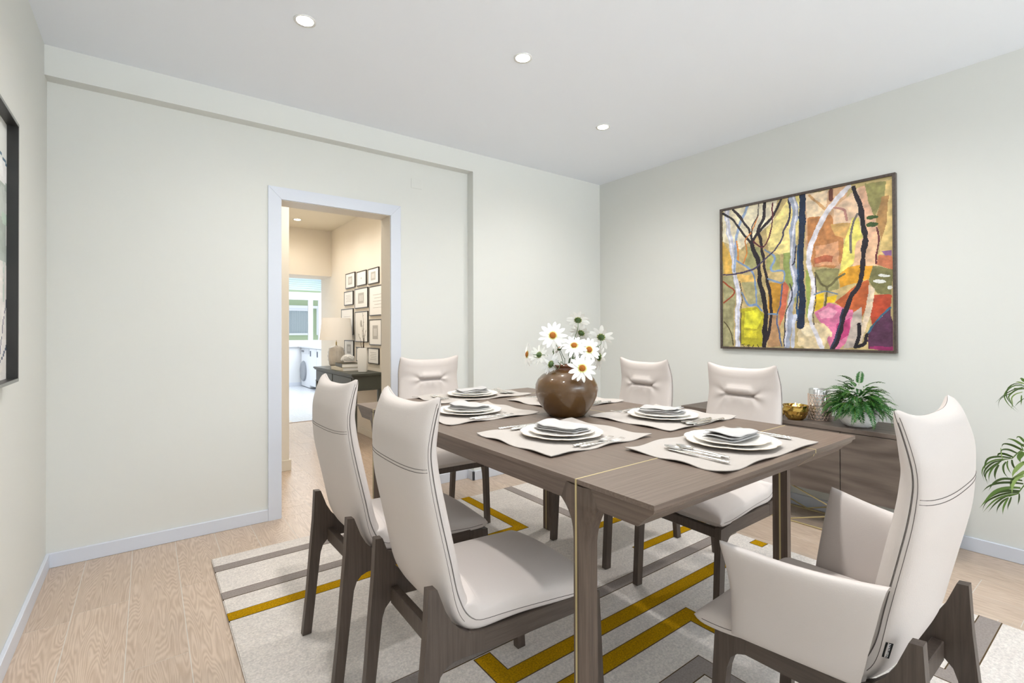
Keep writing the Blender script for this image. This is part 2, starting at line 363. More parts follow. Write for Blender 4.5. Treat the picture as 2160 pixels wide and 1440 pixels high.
# facade across the courtyard
fac = tag(empty('green_building', (3.6, 16.1, -1)), 'pale green building with curtained windows seen through the kitchen window', 'building')
FI = Matrix.Translation((-3.6, -16.1, 1))
FG = mat('green_render', (178, 194, 160), .9)
sub(MB().box(-1, 9, 16.05, 16.4, -3, 5).obj('facade_wall', FG), fac, FI)
for k, x0 in enumerate((3.42, 4.28, 2.2)):
    f = sub(MB().box(x0, x0+.68, 15.98, 16.06, 1.05, 1.11).box(x0, x0+.68, 15.98, 16.06, 1.80, 1.88).box(x0, x0+.05, 15.98, 16.06, 1.11, 1.80).box(x0+.63, x0+.68, 15.98, 16.06, 1.11, 1.80).obj('facade_window', WINW), fac, FI)
    cu = MB().grid(lambda u, v: (x0+.05+.58*u, 16.03+.012*math.sin(u*70), 1.11+.69*v), 80, 2).obj('curtain', mat('sheer_curtain', (186, 196, 200), .8), smooth=True)
    cu.parent = f
sub(MB().box(1.6, 7, 15.9, 16.06, 1.88, 1.96).obj('ledge', WINW), fac, FI)

# ---- recessed ceiling lights
def downlight(x, y, z, label, power, color, grp):
    t = tag(empty('ceiling_spotlight', (x, y, z)), label, 'ceiling light', grp)
    MB().lathe([(.034, -.001), (.047, -.004), (.048, 0), (.034, .0)], 32, cap=False).obj('trim_ring', mat('spot_ring_white', (238, 238, 236), .4), t, smooth=True)
    MB().lathe([(.0005, -.002), (.036, -.002)], 24).obj('lamp_glass', mat('spot_glow', (255, 250, 238), .5, emit=((255, 246, 228), 14)), t)
    l = bpy.data.lights.new('spot_lamp', 'SPOT'); l.energy = power; l.color = color; l.spot_size = 2.8; l.spot_blend = 1; l.shadow_soft_size = .04
    lo = bpy.data.objects.new('spot_lamp', l); COL.objects.link(lo); lo.location = (0, 0, -.02); lo.parent = t
wcol = (1, .975, .95)
downlight(*HL[0], CEIL, 'recessed round spotlight in the ceiling, nearest the left wall', 30, wcol, 'recessed ceiling spotlights')
downlight(*HL[1], CEIL, 'recessed round spotlight in the middle of the ceiling above the table', 30, wcol, 'recessed ceiling spotlights')
downlight(*HL[2], CEIL, 'recessed round spotlight nearest the far corner of the room', 30, wcol, 'recessed ceiling spotlights')
downlight(1.43, 6.17, HZ, 'small round spotlight in the cream hall ceiling seen through the doorway', 11, (1, .93, .84), 'recessed ceiling spotlights')
area('hall_warm_fill', (1.2, 4.0, 2.46), (0, 0, 0), .5, .5, 7, (1, .93, .84))  # unseen warm fill added behind the doorway head
for yy_ in (4.75, 5.5):  # spots without fittings, added to brighten the hall walls
    l_ = bpy.data.lights.new('hall_fill_spot', 'SPOT'); l_.energy = 19; l_.color = (1, .94, .87); l_.spot_size = 2.8; l_.spot_blend = 1; l_.shadow_soft_size = .05
    lo_ = bpy.data.objects.new('hall_fill_spot', l_); COL.objects.link(lo_); lo_.location = (1.40, yy_, 2.46)

# ================================================================== RUG
RX0, RX1, RY0, RY1, RT = .262, 2.70, -.585, 2.915, .010
rug = tag(empty('area_rug', (1.48, 1.16, 0)), 'cream wool rug with mustard and grey angular stripes under the dining table', 'rug')
RI = Matrix.Translation((-1.48, -1.16, 0))
sub(MB().bbox(RX0, RX1, RY0, RY1, .0005, RT, r=.004, seg=2).obj('pile', RUGC), rug, RI)
def stripe(poly, m_, lab):
    """poly: list of axis-aligned rectangles making one stripe"""
    g_ = MB(); s_ = MB()
    xs = [p for r_ in poly for p in r_[:2]]
    for (x0, x1, y0, y1) in poly:
        g_.box(max(x0-.004, RX0+.001), min(x1+.004, RX1-.001), y0-.004, min(y1+.004, RY1-.001), RT-.004, RT+.0003+.00002*len(g_.v))
        s_.box(max(x0, RX0+.001), min(x1, RX1-.001), y0, min(y1, RY1-.001), RT-.004, RT+.0010)
    o_ = s_.obj('stripe', m_); sub(o_, rug, RI); o_['label'] = lab
    q = g_.obj('stripe_groove', RUGD); q.parent = o_
Yl, Gl = 'mustard yellow stripe', 'grey stripe'
stripe([(RX0, 1.40, 2.745, 2.805), (1.34, 1.40, 2.505, 2.745), (RX0, 1.40, 2.445, 2.505)], RUGG, Gl)
stripe([(RX0, 1.798, 2.25, 2.31), (1.736, 1.798, 2.31, RY1)], RUGY, Yl)
stripe([(2.102, 2.166, 2.10, RY1)], RUGG, Gl)
stripe([(2.10, 2.42, 1.988, 2.043)], RUGY, Yl)
stripe([(2.078, RX1, 1.654, 1.706)], RUGY, Yl)
stripe([(RX0, RX1, 1.472, 1.529)], RUGG, Gl)
stripe([(.924, 2.50, 1.288, 1.350), (.924, .987, 1.350, 1.460)], RUGY, Yl)
stripe([(2.628, 2.69, 1.292, 1.355)], RUGY, 'small mustard yellow square')
stripe([(.62, 1.802, 1.138, 1.201), (1.738, 1.802, .62, 1.138)], RUGY, Yl)
stripe([(.62, 1.572, .935, .998), (1.505, 1.572, .2, .935)], RUGG, Gl)
stripe([(2.112, RX1, .390, .452), (2.112, 2.176, .452, .93)], RUGG, Gl)
stripe([(.45, 1.2, .45, .51)], RUGG, Gl)
# ================================================================== DINING TABLE
TX0, TX1, TY0, TY1, TH = .826, 1.908, .623, 2.386, .812
FB = .011                                    # top of the rug pile, where feet stand
IX, IY0, IY1 = 1.596, .849, 2.163            # brass inlay lines
tb = tag(empty('dining_table', ((TX0+TX1)/2, (TY0+TY1)/2, FB)), 'taupe wooden dining table with thin brass inlays, set for six', 'dining table')
TI = Matrix.Translation((-(TX0+TX1)/2, -(TY0+TY1)/2, -FB))
sub(MB().box(TX0, TX1, IY0+.002, IY1-.002, TH-.011, TH).obj('tabletop', TABLEW), tb, TI)
for y0, y1 in ((TY0, IY0-.002), (IY1+.002, TY1)):
    sub(MB().box(TX0, TX1, y0, y1, TH-.011, TH).obj('end_board', TABLEX), tb, TI)
# under-bevelled apron
A = []
def ring(z, ix, iy): return [(TX0+ix, TY0+iy, z), (TX1-ix, TY0+iy, z), (TX1-ix, TY1-iy, z), (TX0+ix, TY1-iy, z)]
rings = [ring(TH-.011, .007, .004), ring(TH-.022, .008, .008), ring(TH-.040, .009, .030), ring(TH-.060, .010, .050), ring(TH-.062, .05, .09)]
ap = MB(); V = [p for r_ in rings for p in r_]
ap.add(V, [(i*4+j, i*4+(j+1) % 4, (i+1)*4+(j+1) % 4, (i+1)*4+j) for i in range(4) for j in range(4)]+[(16, 17, 18, 19), (0, 1, 2, 3)])
sub(ap.obj('apron', TABLEW), tb, TI)
for y in (IY0, IY1):
    sub(MB().box(TX0-.0006, TX1+.0006, y-.002, y+.002, TH-.0112, TH+.0004).obj('brass_inlay', BRASS), tb, TI)['label'] = 'brass inlay line across the top'
o = sub(MB().box(IX-.002, IX+.002, TY0-.0006, TY1+.0006, TH-.0112, TH+.0004).obj('brass_inlay', BRASS), tb, TI); o['label'] = 'brass inlay line along the top'
def bevel_strip(y, s):
    pts = [(TH-.0112, .0035), (TH-.022, .0075), (TH-.040, .0295), (TH-.060, .0495)]
    V = []
    for z, iy in pts: V += [(IX-.0025, y+s*(iy-.0006), z), (IX+.0025, y+s*(iy-.0006), z)]
    sub(MB().add(V, [(2*i, 2*i+1, 2*i+3, 2*i+2) for i in range(3)]).obj('brass_inlay', BRASS), tb, TI)
bevel_strip(TY0, 1); bevel_strip(TY1, -1)
def table_leg(x, s, y):
    """x outer face, s=+1 when the leg grows towards +x"""
    zs = [FB, .3, .56, .64, .655, .67, .685, .70, .712, .722, .731, .738, .744, .749, .753, .757, .775, .797]
    V = []
    for z in zs:
        q = min(1, max(0, (z-.655)/.101)); hw = .026+.05*(1-math.sqrt(max(0, 1-q*q)))**.8; ins = .018-.0085*sm((z-.70)/.06); fl_ = .009+.020*sm((z-.68)/.085)-(.012*sm((z-.757)/.04))
        hw = hw if z < .756 else .060-.012*sm((z-.757)/.04)
        for (a, b_) in ((0, -fl_), (0, fl_), (ins, hw), (.045, hw), (.045, -hw), (ins, -hw)):
            V.append((x+s*a, y+b_, z))
    n = len(zs)
    F = [(i*6+j, i*6+(j+1) % 6, (i+1)*6+(j+1) % 6, (i+1)*6+j) for i in range(n-1) for j in range(6)]+[tuple(range(6)), tuple(range((n-1)*6, n*6))]
    L_ = sub(MB().add(V, F).obj('table_leg', TABLEV, angle=25), tb, TI)
    b1 = MB().box(*sorted((x-s*.0008, x+s*.002)), y-.0028, y+.0028, FB, TH).box(*sorted((x+s*.0435, x+s*.0458)), y-.0028, y+.0028, FB, .75)
    q = b1.obj('brass_strip', BRASS); q.parent = L_
for y in (IY0, IY1): table_leg(TX0-.0, 1, y); table_leg(TX1+.0, -1, y)

# ================================================================== CHAIRS
def make_chair(name, arms):
    root = empty(name)
    seatk = .80 if arms else 1.0; backk = 1.16 if arms else 1.0
    fx = lambda x: x if x < .12 else .12+(x-.12)*seatk
    base = [(.522, .408), (.48, .410), (.44, .413), (.37, .419), (.30, .424), (.24, .428), (.18, .431), (.14, .433), (.112, .437), (.092, .448), (.075, .467), (.062, .492), (.049, .53),
            (.036, .59), (.021, .655), (.006, .72), (-.006, .78), (-.014, .84), (-.018, .90), (-.014, .96), (-.004, 1.012)]
    NP = 90
    path, LEN = crom([(fx(x), z) for x, z in base], NP)
    fin = lambda s: path[min(NP-1, max(0, int(round(s*(NP-1)))))]
    def at(s):
        q = s*(NP-1); i = min(NP-2, int(q)); p = path[i].lerp(path[i+1], q-i)
        a = path[max(0, i-1)]; b = path[min(NP-1, i+2)]; t = (b-a).normalized()
        return p, Vector((-t.y, t.x))                       # outward: down under the seat, back behind the back
    # parameter where the back starts (bottom corner)
    sc = min(range(NP), key=lambda i: (path[i]-Vector((.085, .455))).length)/(NP-1)
    def hw(s):
        p, n = at(s); x, z = p
        if s < sc:
            w = .19+.022*sm((x-.1)/(.42*seatk))
            if arms: w = .195+.048*sm((x-.1)/.33)
            return w
        return interp([(.45, .19), (.72, .188), (.90, .180), (1.01, .174)], z)*(1 if not arms else 1+.12*sm((z-.45)/.3)+.04*sm((z-.8)/.2))
    def O(s):
        p, n = at(s); z = p.y
        if s < sc: return .027+.015*sm((s-(sc-.2))/.2)
        return interp([(.45, .042), (.55, .048), (.75, .046), (.9, .038), (1.01, .03)], z)
    def fold(x, y, s):
        """lift of the seam at the corners and dip of the top edge"""
        p, n = at(s); u = abs(y)
        return 0
    def place(s, u, off, tip=True):
        p, n = at(s); w = hw(s); x, z = p.x+n.x*off, p.y+n.y*off; y = u*w
        top = sm((s-(1-.17/LEN))/(.17/LEN))
        if s > .5:
            z -= .028*(1-abs(u)**3.2)*top+.007*max(0, abs(u)-.93)/.07*top
            x += .018*top*abs(u)**3
        fr = sm(((.10/LEN)-s)/(.10/LEN))
        if s < .2:
            x -= .016*(1-abs(u)**4)*fr; z += .006*abs(u)**6*fr
        return Vector((x, y, z))
    def endf(d, r): return 1 if d >= r else math.sqrt(max(0, 1-(1-d/r)**2))
    # outer shell
    NU, NV = 37, 84
    us = [math.sin(-PI/2+PI*i/(NU-1)) for i in range(NU)]
    def svals(s0, s1, n, e0, e1):
        r_ = []
        for j in range(n):
            t = j/(n-1)
            if e0 and e1: t = .5-.5*math.cos(PI*t)*.5-.25*math.cos(PI*t) if False else (t*.7+.3*(.5-.5*math.cos(PI*t)))
            r_.append(s0+(s1-s0)*t)
        return r_
    ex = 2.5
    def oshape(u, s=1):
        e_ = 2.6+1.6*sm((sc+.10-s)/.12); return max(0, 1-abs(u)**e_)**(1/e_)
    sh = MB(); sv = svals(0, 1, NV, 1, 1)
    def outer(s, u, k=0): return place(s, u, (O(s)*oshape(u, s)*endf(s*LEN, .03)*endf((1-s)*LEN, .03)+k))
    sh.add([outer(s, u) for s in sv for u in us], [(j*NU+i, j*NU+i+1, (j+1)*NU+i+1, (j+1)*NU+i) for j in range(NV-1) for i in range(NU-1)])
    shell = sh.obj('shell', LEATHER, root, smooth=True)
    # seat cushion
    exi = 4.0
    def ishape(u): return max(0, 1-abs(u)**exi)**(1/exi)
    s_end = sc+.035
    NV2 = 40; sv = svals(0, s_end, NV2, 1, 1)
    def seatP(s, u):
        I = (.047+.016*(1-u*u))*endf(s*LEN, .055)*endf((s_end-s)*LEN, .035)
        wr = .0025*math.sin(u*9+s*30)*sm((abs(u)-.5)/.5)*sm((s/s_end-.6)/.4)
        return place(s, u, -(I*ishape(u))+wr)
    sb = MB(); sb.add([seatP(s, u) for s in sv for u in us], [(j*NU+i, j*NU+i+1, (j+1)*NU+i+1, (j+1)*NU+i) for j in range(NV2-1) for i in range(NU-1)])
    sb.obj('seat_cushion', LEATHER, root, smooth=True)
    # back cushion with its pulled crease
    s0 = sc-.045; NV3, NU3 = 120, 73
    us3 = [math.sin(-PI/2+PI*i/(NU3-1)) for i in range(NU3)]
    ZC, HC = .852, .066
    def backP(s, u):
        p, n = at(s); z = p.y; y = u*hw(s)
        th = interp([(.42, .040), (.55, .044), (.75, .046), (.9, .043), (1.01, .030)], z)
        I = th*endf((1-s)*LEN, .045)*endf((s-s0)*LEN, .05)
        off = I*max(0, 1-abs(u)**2.5)**(1/2.5)
        # crease
        dz = z-ZC; inx = sm((HC+.012-abs(y))/.024)
        off -= .026*inx*math.exp(-(dz/.007)**2)*(1)
        if dz > 0: off += .012*inx*math.exp(-((dz-.03)/.028)**2)
        else: off += .004*inx*math.exp(-((dz+.03)/.03)**2)-.003*inx
        # radiating folds from both ends of the crease
        ya = abs(y)-HC
        r = math.hypot(ya, dz)
        if ya > -.012:
            ang = math.atan2(dz, max(ya, 1e-4)+.004)
            off += .0065*math.cos(ang*5.2+.4)*math.exp(-(r/.055)**2)*sm((ya+.012)/.02)-.010*math.exp(-(r/.014)**2)
        else:
            off += .0025*math.sin(abs(y)*110)*math.exp(-((dz+.02)/.02)**2)*(1 if dz < 0 else 0)
        lo = sm((z-.44)/.03)
        return place(s, u, -max(.001, off))
    sv = svals(s0, 1, NV3, 0, 0)
    bk = MB(); bk.add([backP(s, u) for s in sv for u in us3], [(j*NU3+i, j*NU3+i+1, (j+1)*NU3+i+1, (j+1)*NU3+i) for j in range(NV3-1) for i in range(NU3-1)])
    bk.obj('backrest', LEATHER, root, smooth=True)
    # seams: dark stitched lines standing on the leather
    def line(P, r=.0011, par=None): MB().tube(P, r, 5).obj('seam', STITCH, par or shell)
    ed = lambda u: [outer(s, u*.999, .0006) for s in [i/70 for i in range(71)]]
    for u in (-1, 1):
        line([place(i/80, u*1.001, .0012) for i in range(2, 79)], .0008)
        ss = [sc+(.985-sc)*i/50 for i in range(51)]
        line([outer(s, u*.995, .0003) for s in ss], .0006)
    line([place(.004, -1+2*i/30, .0005) for i in range(31)], .0008)
    for z in (.829, .837):
        s = min((i/400 for i in range(200, 401)), key=lambda q: abs(at(q)[0].y-z))
        line([outer(s, -.985+1.97*i/40, .0003) for i in range(41)], .0007)
    root['_'] = 0
    # ---- wooden frame
    wl = .164 if not arms else .172
    T = .0135
    fr_x = (.395 if arms else .515)
    lat = lambda x: wl+(.186-wl)*max(0, min(1, (x+.05)/(.56*seatk)))
    def skew(mb):
        mb.v = [(x, y+(math.copysign(lat(x), y)), z) for x, y, z in mb.v]; return mb
    arc = lambda cx, cz, r, a0, a1, n=8: [(cx+r*math.cos(math.radians(a0+(a1-a0)*i/n)), cz+r*math.sin(math.radians(a0+(a1-a0)*i/n))) for i in range(n+1)]
    for sgn in (1, -1):
        rear = [(-.028, .552), (-.006, .549), (.004, .522), (.016, .490), (.034, .458), (.056, .434), (.085, .416), (.125, .408), (.125, .357), (.065, .362), (.038, .361), (.018, .354), (.002, .338), (-.007, .312), (-.012, .27), (-.042, .012), (-.074, .012), (-.058, .16), (-.044, .33), (-.034, .44)]
        q = skew(MB().prism([(x, z) for x, z in rear], 1, sgn*.0005, sgn*(T*2)))
        q.obj('leg', CHAIRW, root)
        f = fr_x
        front = [(f-.075, .400), (f+.004, .392), (f+.010, .30), (f+.027, .012), (f-.006, .012), (f-.022, .25), (f-.028, .30), (f-.038, .332), (f-.055, .349), (f-.075, .357)]
        skew(MB().prism(front, 1, sgn*.0005, sgn*(T*2))).obj('leg', CHAIRW, root)
        skew(MB().box(.124, f-.074, *sorted((sgn*.0005, sgn*.026)), .3565, .406)).obj('side_rail', CHAIRWX, root)
    wf = lat(fr_x)
    MB().bbox(fr_x-.028, fr_x-.004, -wf, wf, .347, .384, r=.002).obj('front_rail', CHAIRW, root)
    MB().bbox(.018, .042, -wl, wl, .350, .398, r=.002).obj('rear_rail', CHAIRW, root)
    if arms:
        for sgn in (1, -1):
            def C(a, b):
                b_ = Vector((.072+.265*a, sgn*(.205+.036*a), .418-.004*a)); t_ = Vector((.018+.302*a, sgn*(.224+.101*a**.9), .655+.018*a-.010*math.sin(PI*a)))
                bend = .018*math.sin(PI*b)
                p = b_.lerp(t_, b); p.y -= sgn*bend*a; p.x += -.004*math.sin(PI*b)*a
                return p
            n1, n2 = 25, 25
            V = []
            for side in (1, -1):
                for j in range(n2):
                    for i in range(n1):
                        a = .5-.5*math.cos(PI*i/(n1-1)); b = .5-.5*math.cos(PI*j/(n2-1))
                        e_ = (max(0, 1-abs(2*a-1)**7)**(1/2.6) if a > .5 else 1)*max(0, 1-abs(2*b-1)**7)**(1/2.6)
                        p = C(a, b); V.append((p.x, p.y+side*.023*e_, p.z))
            g_ = lambda k: [(k+j*n1+i, k+j*n1+i+1, k+(j+1)*n1+i+1, k+(j+1)*n1+i) for j in range(n2-1) for i in range(n1-1)]
            MB().add(V, g_(0)+g_(n1*n2)).obj('armrest', LEATHER, root, smooth=True, weld=True)
        # small black maker's tag with white lettering on the left side seam
        s = min((i/400 for i in range(400)), key=lambda q: (at(q)[0]-Vector((.053, .515))).length if q > sc else 9)
        ds = .017/LEN; u1, u2 = .985, .930
        P = [outer(s-ds, u1, .0012), outer(s+ds, u1, .0012), outer(s+ds, u2, .0012), outer(s-ds, u2, .0012)]
        tg = MB().add(P, [(0, 1, 2, 3)]).obj('maker_tag', mat('tag_black', (18, 18, 18), .6), root); tg['label'] = 'small black fabric tag with white lettering'
        fc = bpy.data.curves.new('lettering', 'FONT'); fc.body = 'NATUZZI'; fc.size = .0078; fc.align_x = 'CENTER'; fc.align_y = 'CENTER'; fc.offset = .0002
        fo = bpy.data.objects.new('lettering', fc); COL.objects.link(fo)
        dg = bpy.context.evaluated_depsgraph_get(); me = bpy.data.meshes.new_from_object(fo.evaluated_get(dg)); bpy.data.objects.remove(fo)
        me.materials.clear(); me.materials.append(mat('tag_white', (240, 240, 240), .6))
        lo = bpy.data.objects.new('lettering', me); COL.objects.link(lo); lo.parent = tg
        ctr = sum(P, Vector())/4; xa = (P[0]-P[1]).normalized(); yb_ = (P[0]-P[3]); nn = xa.cross(yb_).normalized()
        outd = Vector((-1, 1, 0))
        if nn.dot(outd) < 0: nn = -nn
        ya_ = nn.cross(xa).normalized()
        M_ = Matrix((xa, ya_, nn)).transposed().to_4x4(); M_.translation = ctr+nn*.0006; lo.matrix_local = M_
    del root['_']
    return root
DG = math.radians
chair = make_chair('dining_chair', False)
tag(chair, 'cream leather high-back chair in the left foreground, nearer of the two on the left side', 'dining chair', 'armless dining chairs along the table')
others = []
for (x, y, a, lab) in ((.551, 1.802, 1.2, 'cream leather high-back chair nearest the doorway, seen from behind'),
                       (2.325, 1.818, 178.2, 'cream leather chair facing us across the table, left of the sideboard'),
                       (2.311, 1.228, 178.0, 'cream leather chair facing us in front of the sideboard')):
    c_ = copy_tree(chair); c_.location = (x, y, 0); c_.rotation_euler = (0, 0, DG(a)); c_['label'] = lab; others.append(c_)
chair.location = (.567, 1.238, 0); chair.rotation_euler = (0, 0, DG(-1.3))
arm = make_chair('dining_armchair', True)
tag(arm, 'cream leather armchair with low flared arms in the right foreground, back towards us', 'dining chair', 'armchairs at the table ends')
c_ = copy_tree(arm); c_.location = (1.475, 2.873, 0); c_.rotation_euler = (0, 0, DG(-94)); c_['label'] = 'cream leather chair at the far end of the table beside the door casing'
arm.location = (1.408, .312, 0); arm.rotation_euler = (0, 0, DG(90))
# ================================================================== TABLE SETTINGS
TT = TH+.0006
def placemat(cx, cy, wx, wy, label, seed):
    rnd = random.Random(seed); ph = [rnd.uniform(0, 6) for _ in range(6)]
    nx, ny = 44, 36; t = .0022
    def P(u, v, top):
        x = (u-.5)*wx; y = (v-.5)*wy
        ex_, ey = abs(2*u-1), abs(2*v-1)
        x += .0018*math.sin(v*17+ph[0])*ex_**4; y += .0018*math.sin(u*19+ph[1])*ey**4
        e_ = max(ex_, ey); lift = .0060*sm((e_-.8)/.2)*(.5+.5*math.sin(u*15+v*13+ph[2]))+.003*(ex_*ey)**6
        hem = .0008*sm(1-abs((1-e_)*min(wx, wy)/2-.008)/.003) if (1-e_) > 0 else 0
        return (x, y, TT+(t+hem if top else 0)+lift)
    V = [P(i/(nx-1), j/(ny-1), 1) for j in range(ny) for i in range(nx)]+[P(i/(nx-1), j/(ny-1), 0) for j in range(ny) for i in range(nx)]
    n = nx*ny; F = []
    for j in range(ny-1):
        for i in range(nx-1):
            a = j*nx+i; F += [(a, a+1, a+nx+1, a+nx), (n+a, n+a+nx, n+a+nx+1, n+a+1)]
    ring_ = [i for i in range(nx)]+[j*nx+nx-1 for j in range(1, ny)]+[(ny-1)*nx+i for i in range(nx-2, -1, -1)]+[j*nx for j in range(ny-2, 0, -1)]
    for a, b in zip(ring_, ring_[1:]+ring_[:1]): F.append((a, n+a, n+b, b))
    o = MB().add(V, F).obj('placemat', LINEN, smooth=False, angle=40)
    for v in o.data.vertices: pass
    o.location = (cx, cy, 0); tag(o, label, 'placemat', 'linen placemats'); return o
def scallop(k=.035):
    def f(th, i):
        q = (th*10/(2*PI)) % 1; c_ = abs(2*q-1)        # 1 at the lobes' joins
        return 1-k+k*(1-c_**3)*1.0+.012*math.cos(th*5)
    return f
def plate_mesh(R, h, rimh):
    prof = [(R*.50, .0), (R*.56, .0), (R*.62, .002), (R*.97, rimh-.002), (R, rimh), (R*.995, rimh+.0022), (R*.93, rimh+.001), (R*.70, .0062), (R*.62, .0045), (.001, .0045)]
    f = scallop()
    return MB().lathe([(.001, 0)]+prof, 120, rad=lambda th, i: 1+(f(th, i)-1)*(1 if 3 <= i <= 8 else 0), cap=False)
def mk_plate(name, R, rimh, label, grp):
    r_ = empty(name); plate_mesh(R, .01, rimh).obj('dish', CHINA, r_, smooth=False, angle=45)
    f = scallop()
    pts = [((R*.998)*f(th, 0)*math.cos(th), (R*.998)*f(th, 0)*math.sin(th), rimh-.0004) for th in [2*PI*i/120 for i in range(121)]]
    MB().tube(pts, .0006, 4).obj('rim_line', CHINAE, r_)
    tag(r_, label, 'plate', grp); return r_
def napkin_mesh(seed):
    rnd = random.Random(seed); a1, a2, a3 = [rnd.uniform(0, 6) for _ in range(3)]
    parts = []
    for k, (L_, w_, z0, t, sx, sy, rz) in enumerate(((.178, .108, 0, .0045, 0, 0, 0), (.172, .102, .0052, .0045, .002, -.002, .03), (.165, .098, .0104, .006, -.003, .003, -.05))):
        mb = MB(); n1, n2 = 30, 22
        def P(i, j, top):
            u = -1+2*i/(n1-1); v = -1+2*j/(n2-1)
            e_ = max(0, 1-abs(u)**6)**.4*max(0, 1-abs(v)**5)**.4
            x = u*L_/2*(1-.05*v*v); y = v*w_/2*(1+.10*u*(1 if k == 2 else .3)-.10*abs(u)**3)
            z = z0+t/2+(t/2)*e_*(1 if top else -1)
            z += .0032*math.sin(u*2.3+a1)*v*.6+.002*math.sin(u*4+v*3+a2)*(k+1)/3+(.007*sm((u-.45)/.5)*(k/2) if k else 0)
            c_, s_ = math.cos(rz), math.sin(rz)
            return (x*c_-y*s_+sx, x*s_+y*c_+sy, z+.004)
        V = [P(i, j, 1) for j in range(n2) for i in range(n1)]+[P(i, j, 0) for j in range(n2) for i in range(n1)]
        n = n1*n2; F = []
        for j in range(n2-1):
            for i in range(n1-1):
                a = j*n1+i; F += [(a, a+1, a+n1+1, a+n1), (n+a, n+a+n1, n+a+n1+1, n+a+1)]
        mb.add(V, F); parts.append(mb)
    return parts
def mk_napkin(label):
    r_ = empty('napkin')
    for mb in napkin_mesh(5): mb.obj('fold', NAPK, r_, smooth=True, weld=True)
    return tag(r_, label, 'napkin', 'folded napkins on the plates')
def loft(secs, n=12):
    """secs: (x, y, z, half width, half height, bowl depth)"""
    V = []; F = []
    for (x, y, z, a, b, dp) in secs:
        for j in range(n):
            th = 2*PI*j/n; dy = a*math.cos(th); dz = b*math.sin(th)
            V.append((x, y+dy, z+dz-dp*(1-(dy/max(a, 1e-6))**2)))
    k = len(secs)
    for i in range(k-1):
        for j in range(n): F.append((i*n+j, i*n+(j+1) % n, (i+1)*n+(j+1) % n, (i+1)*n+j))
    F += [tuple(range(n)), tuple(range((k-1)*n, k*n))]
    return V, F
def handle_secs(x0, x1):
    out = []
    for i in range(26):
        t = i/25; x = x0+(x1-x0)*t
        w = .0058+.0018*math.sin(t*26)*(1-t*.3)+.001*math.sin(t*9)
        if t > .9: w *= math.sqrt(max(.05, 1-((t-.9)/.1)**2))
        if t > .55: w = w*(1-.55*sm((t-.55)/.35)) if t < .9 else w
        out.append((t, x, w))
    # butt end at x0 (rounded), tapering to the neck at x1
    S_ = []
    for i in range(28):
        t = i/27; x = x0+(x1-x0)*t
        env = interp([(0, .0030), (.05, .0066), (.22, .0074), (.42, .0058), (.62, .0044), (1, .0022)], t)
        bump_ = 1+.16*math.sin(t*44)*(1-t)
        S_.append((x, 0, .0052, env*bump_, min(.0034, env*.55)*(1+.25*math.sin(t*44+1)*(1-t)), 0))
    return S_
def mk_cutlery(kind):
    r_ = empty(kind)
    L_ = .185 if kind != 'spoon' else .175
    if kind == 'spoon':
        V, F = loft(handle_secs(-L_/2, .03)); MB().add(V, F).obj('handle', SILVER, r_, smooth=True)
        S_ = [(.030, 0, .0052, .0022, .0013, 0)]
        for i in range(1, 14):
            t = i/13; S_.append((.03+.0575*t, 0, .0058+.002*math.sin(PI*t*.5), max(.0008, .0185*math.sqrt(max(0, math.sin(PI*min(1, (t*.96+.03)**.85))))), .0009, .0055*math.sin(PI*t)))
        V, F = loft(S_, 16); MB().add(V, F).obj('bowl', SILVER, r_, smooth=True)
    elif kind == 'fork':
        V, F = loft(handle_secs(-L_/2, .02)); MB().add(V, F).obj('handle', SILVER, r_, smooth=True)
        S_ = [(.020, 0, .0052, .0022, .0013, 0), (.030, 0, .0045, .0045, .0011, .001), (.038, 0, .0038, .0100, .0010, .0015), (.048, 0, .0038, .0115, .0009, .0015)]
        V, F = loft(S_, 12); mb = MB().add(V, F)
        for k in range(4):
            y = -.0092+.0061*k; mb.tube([(.046, y, .0036), (.060, y, .0040), (.076, y, .0062), (.0905, y*.95, .0095)], .0013, 5, r1=.0007)
        mb.obj('tines', SILVER, r_, smooth=True)
    else:
        V, F = loft(handle_secs(-.10, -.01)); MB().add(V, F).obj('handle', SILVER, r_, smooth=True)
        S_ = [(-.010, 0, .0052, .0035, .0016, 0), (.0, 0, .0050, .0075, .0010, 0), (.05, .001, .0046, .0082, .0008, 0), (.085, .0025, .0044, .0068, .0006, 0), (.103, .006, .0044, .0008, .0004, 0)]
        V, F = loft(S_, 10); MB().add(V, F).obj('blade', SILVER, r_, smooth=True)
    return r_
SET = [ # name of place, plate centre, facing angle of the diner (deg), mat half sizes
 ('at the nearer left chair', 1.128, 1.228, 0, .448, .385, 1.128, 1.222),
 ('at the left chair by the doorway', 1.122, 1.812, 0, .44, .395, 1.126, 1.806),
 ('at the far end of the table', 1.428, 2.272, -90, .57, .315, 1.425, 2.266),
 ('behind the brown vase', 1.690, 1.815, 180, .435, .395, 1.690, 1.815),
 ('at the chair before the sideboard', 1.690, 1.232, 180, .445, .390, 1.690, 1.232),
 ('at the near end by the armchair', 1.462, .812, 90, .545, .315, 1.413, .808)]
ch0 = mk_plate('charger_plate', .140, .013, '', 'scalloped charger plates')
pl0 = mk_plate('dinner_plate', .112, .012, '', 'scalloped dinner plates')
np0 = mk_napkin('')
cut0 = {k: mk_cutlery(k) for k in ('spoon', 'fork', 'knife')}
used = set()
def place(o, x, y, z, a, label, cat, grp):
    k = o.name.split('.')[0]
    q = o if k not in used else copy_tree(o)
    used.add(k); q.location = (x, y, z); q.rotation_euler = (0, 0, a); tag(q, label, cat, grp); return q
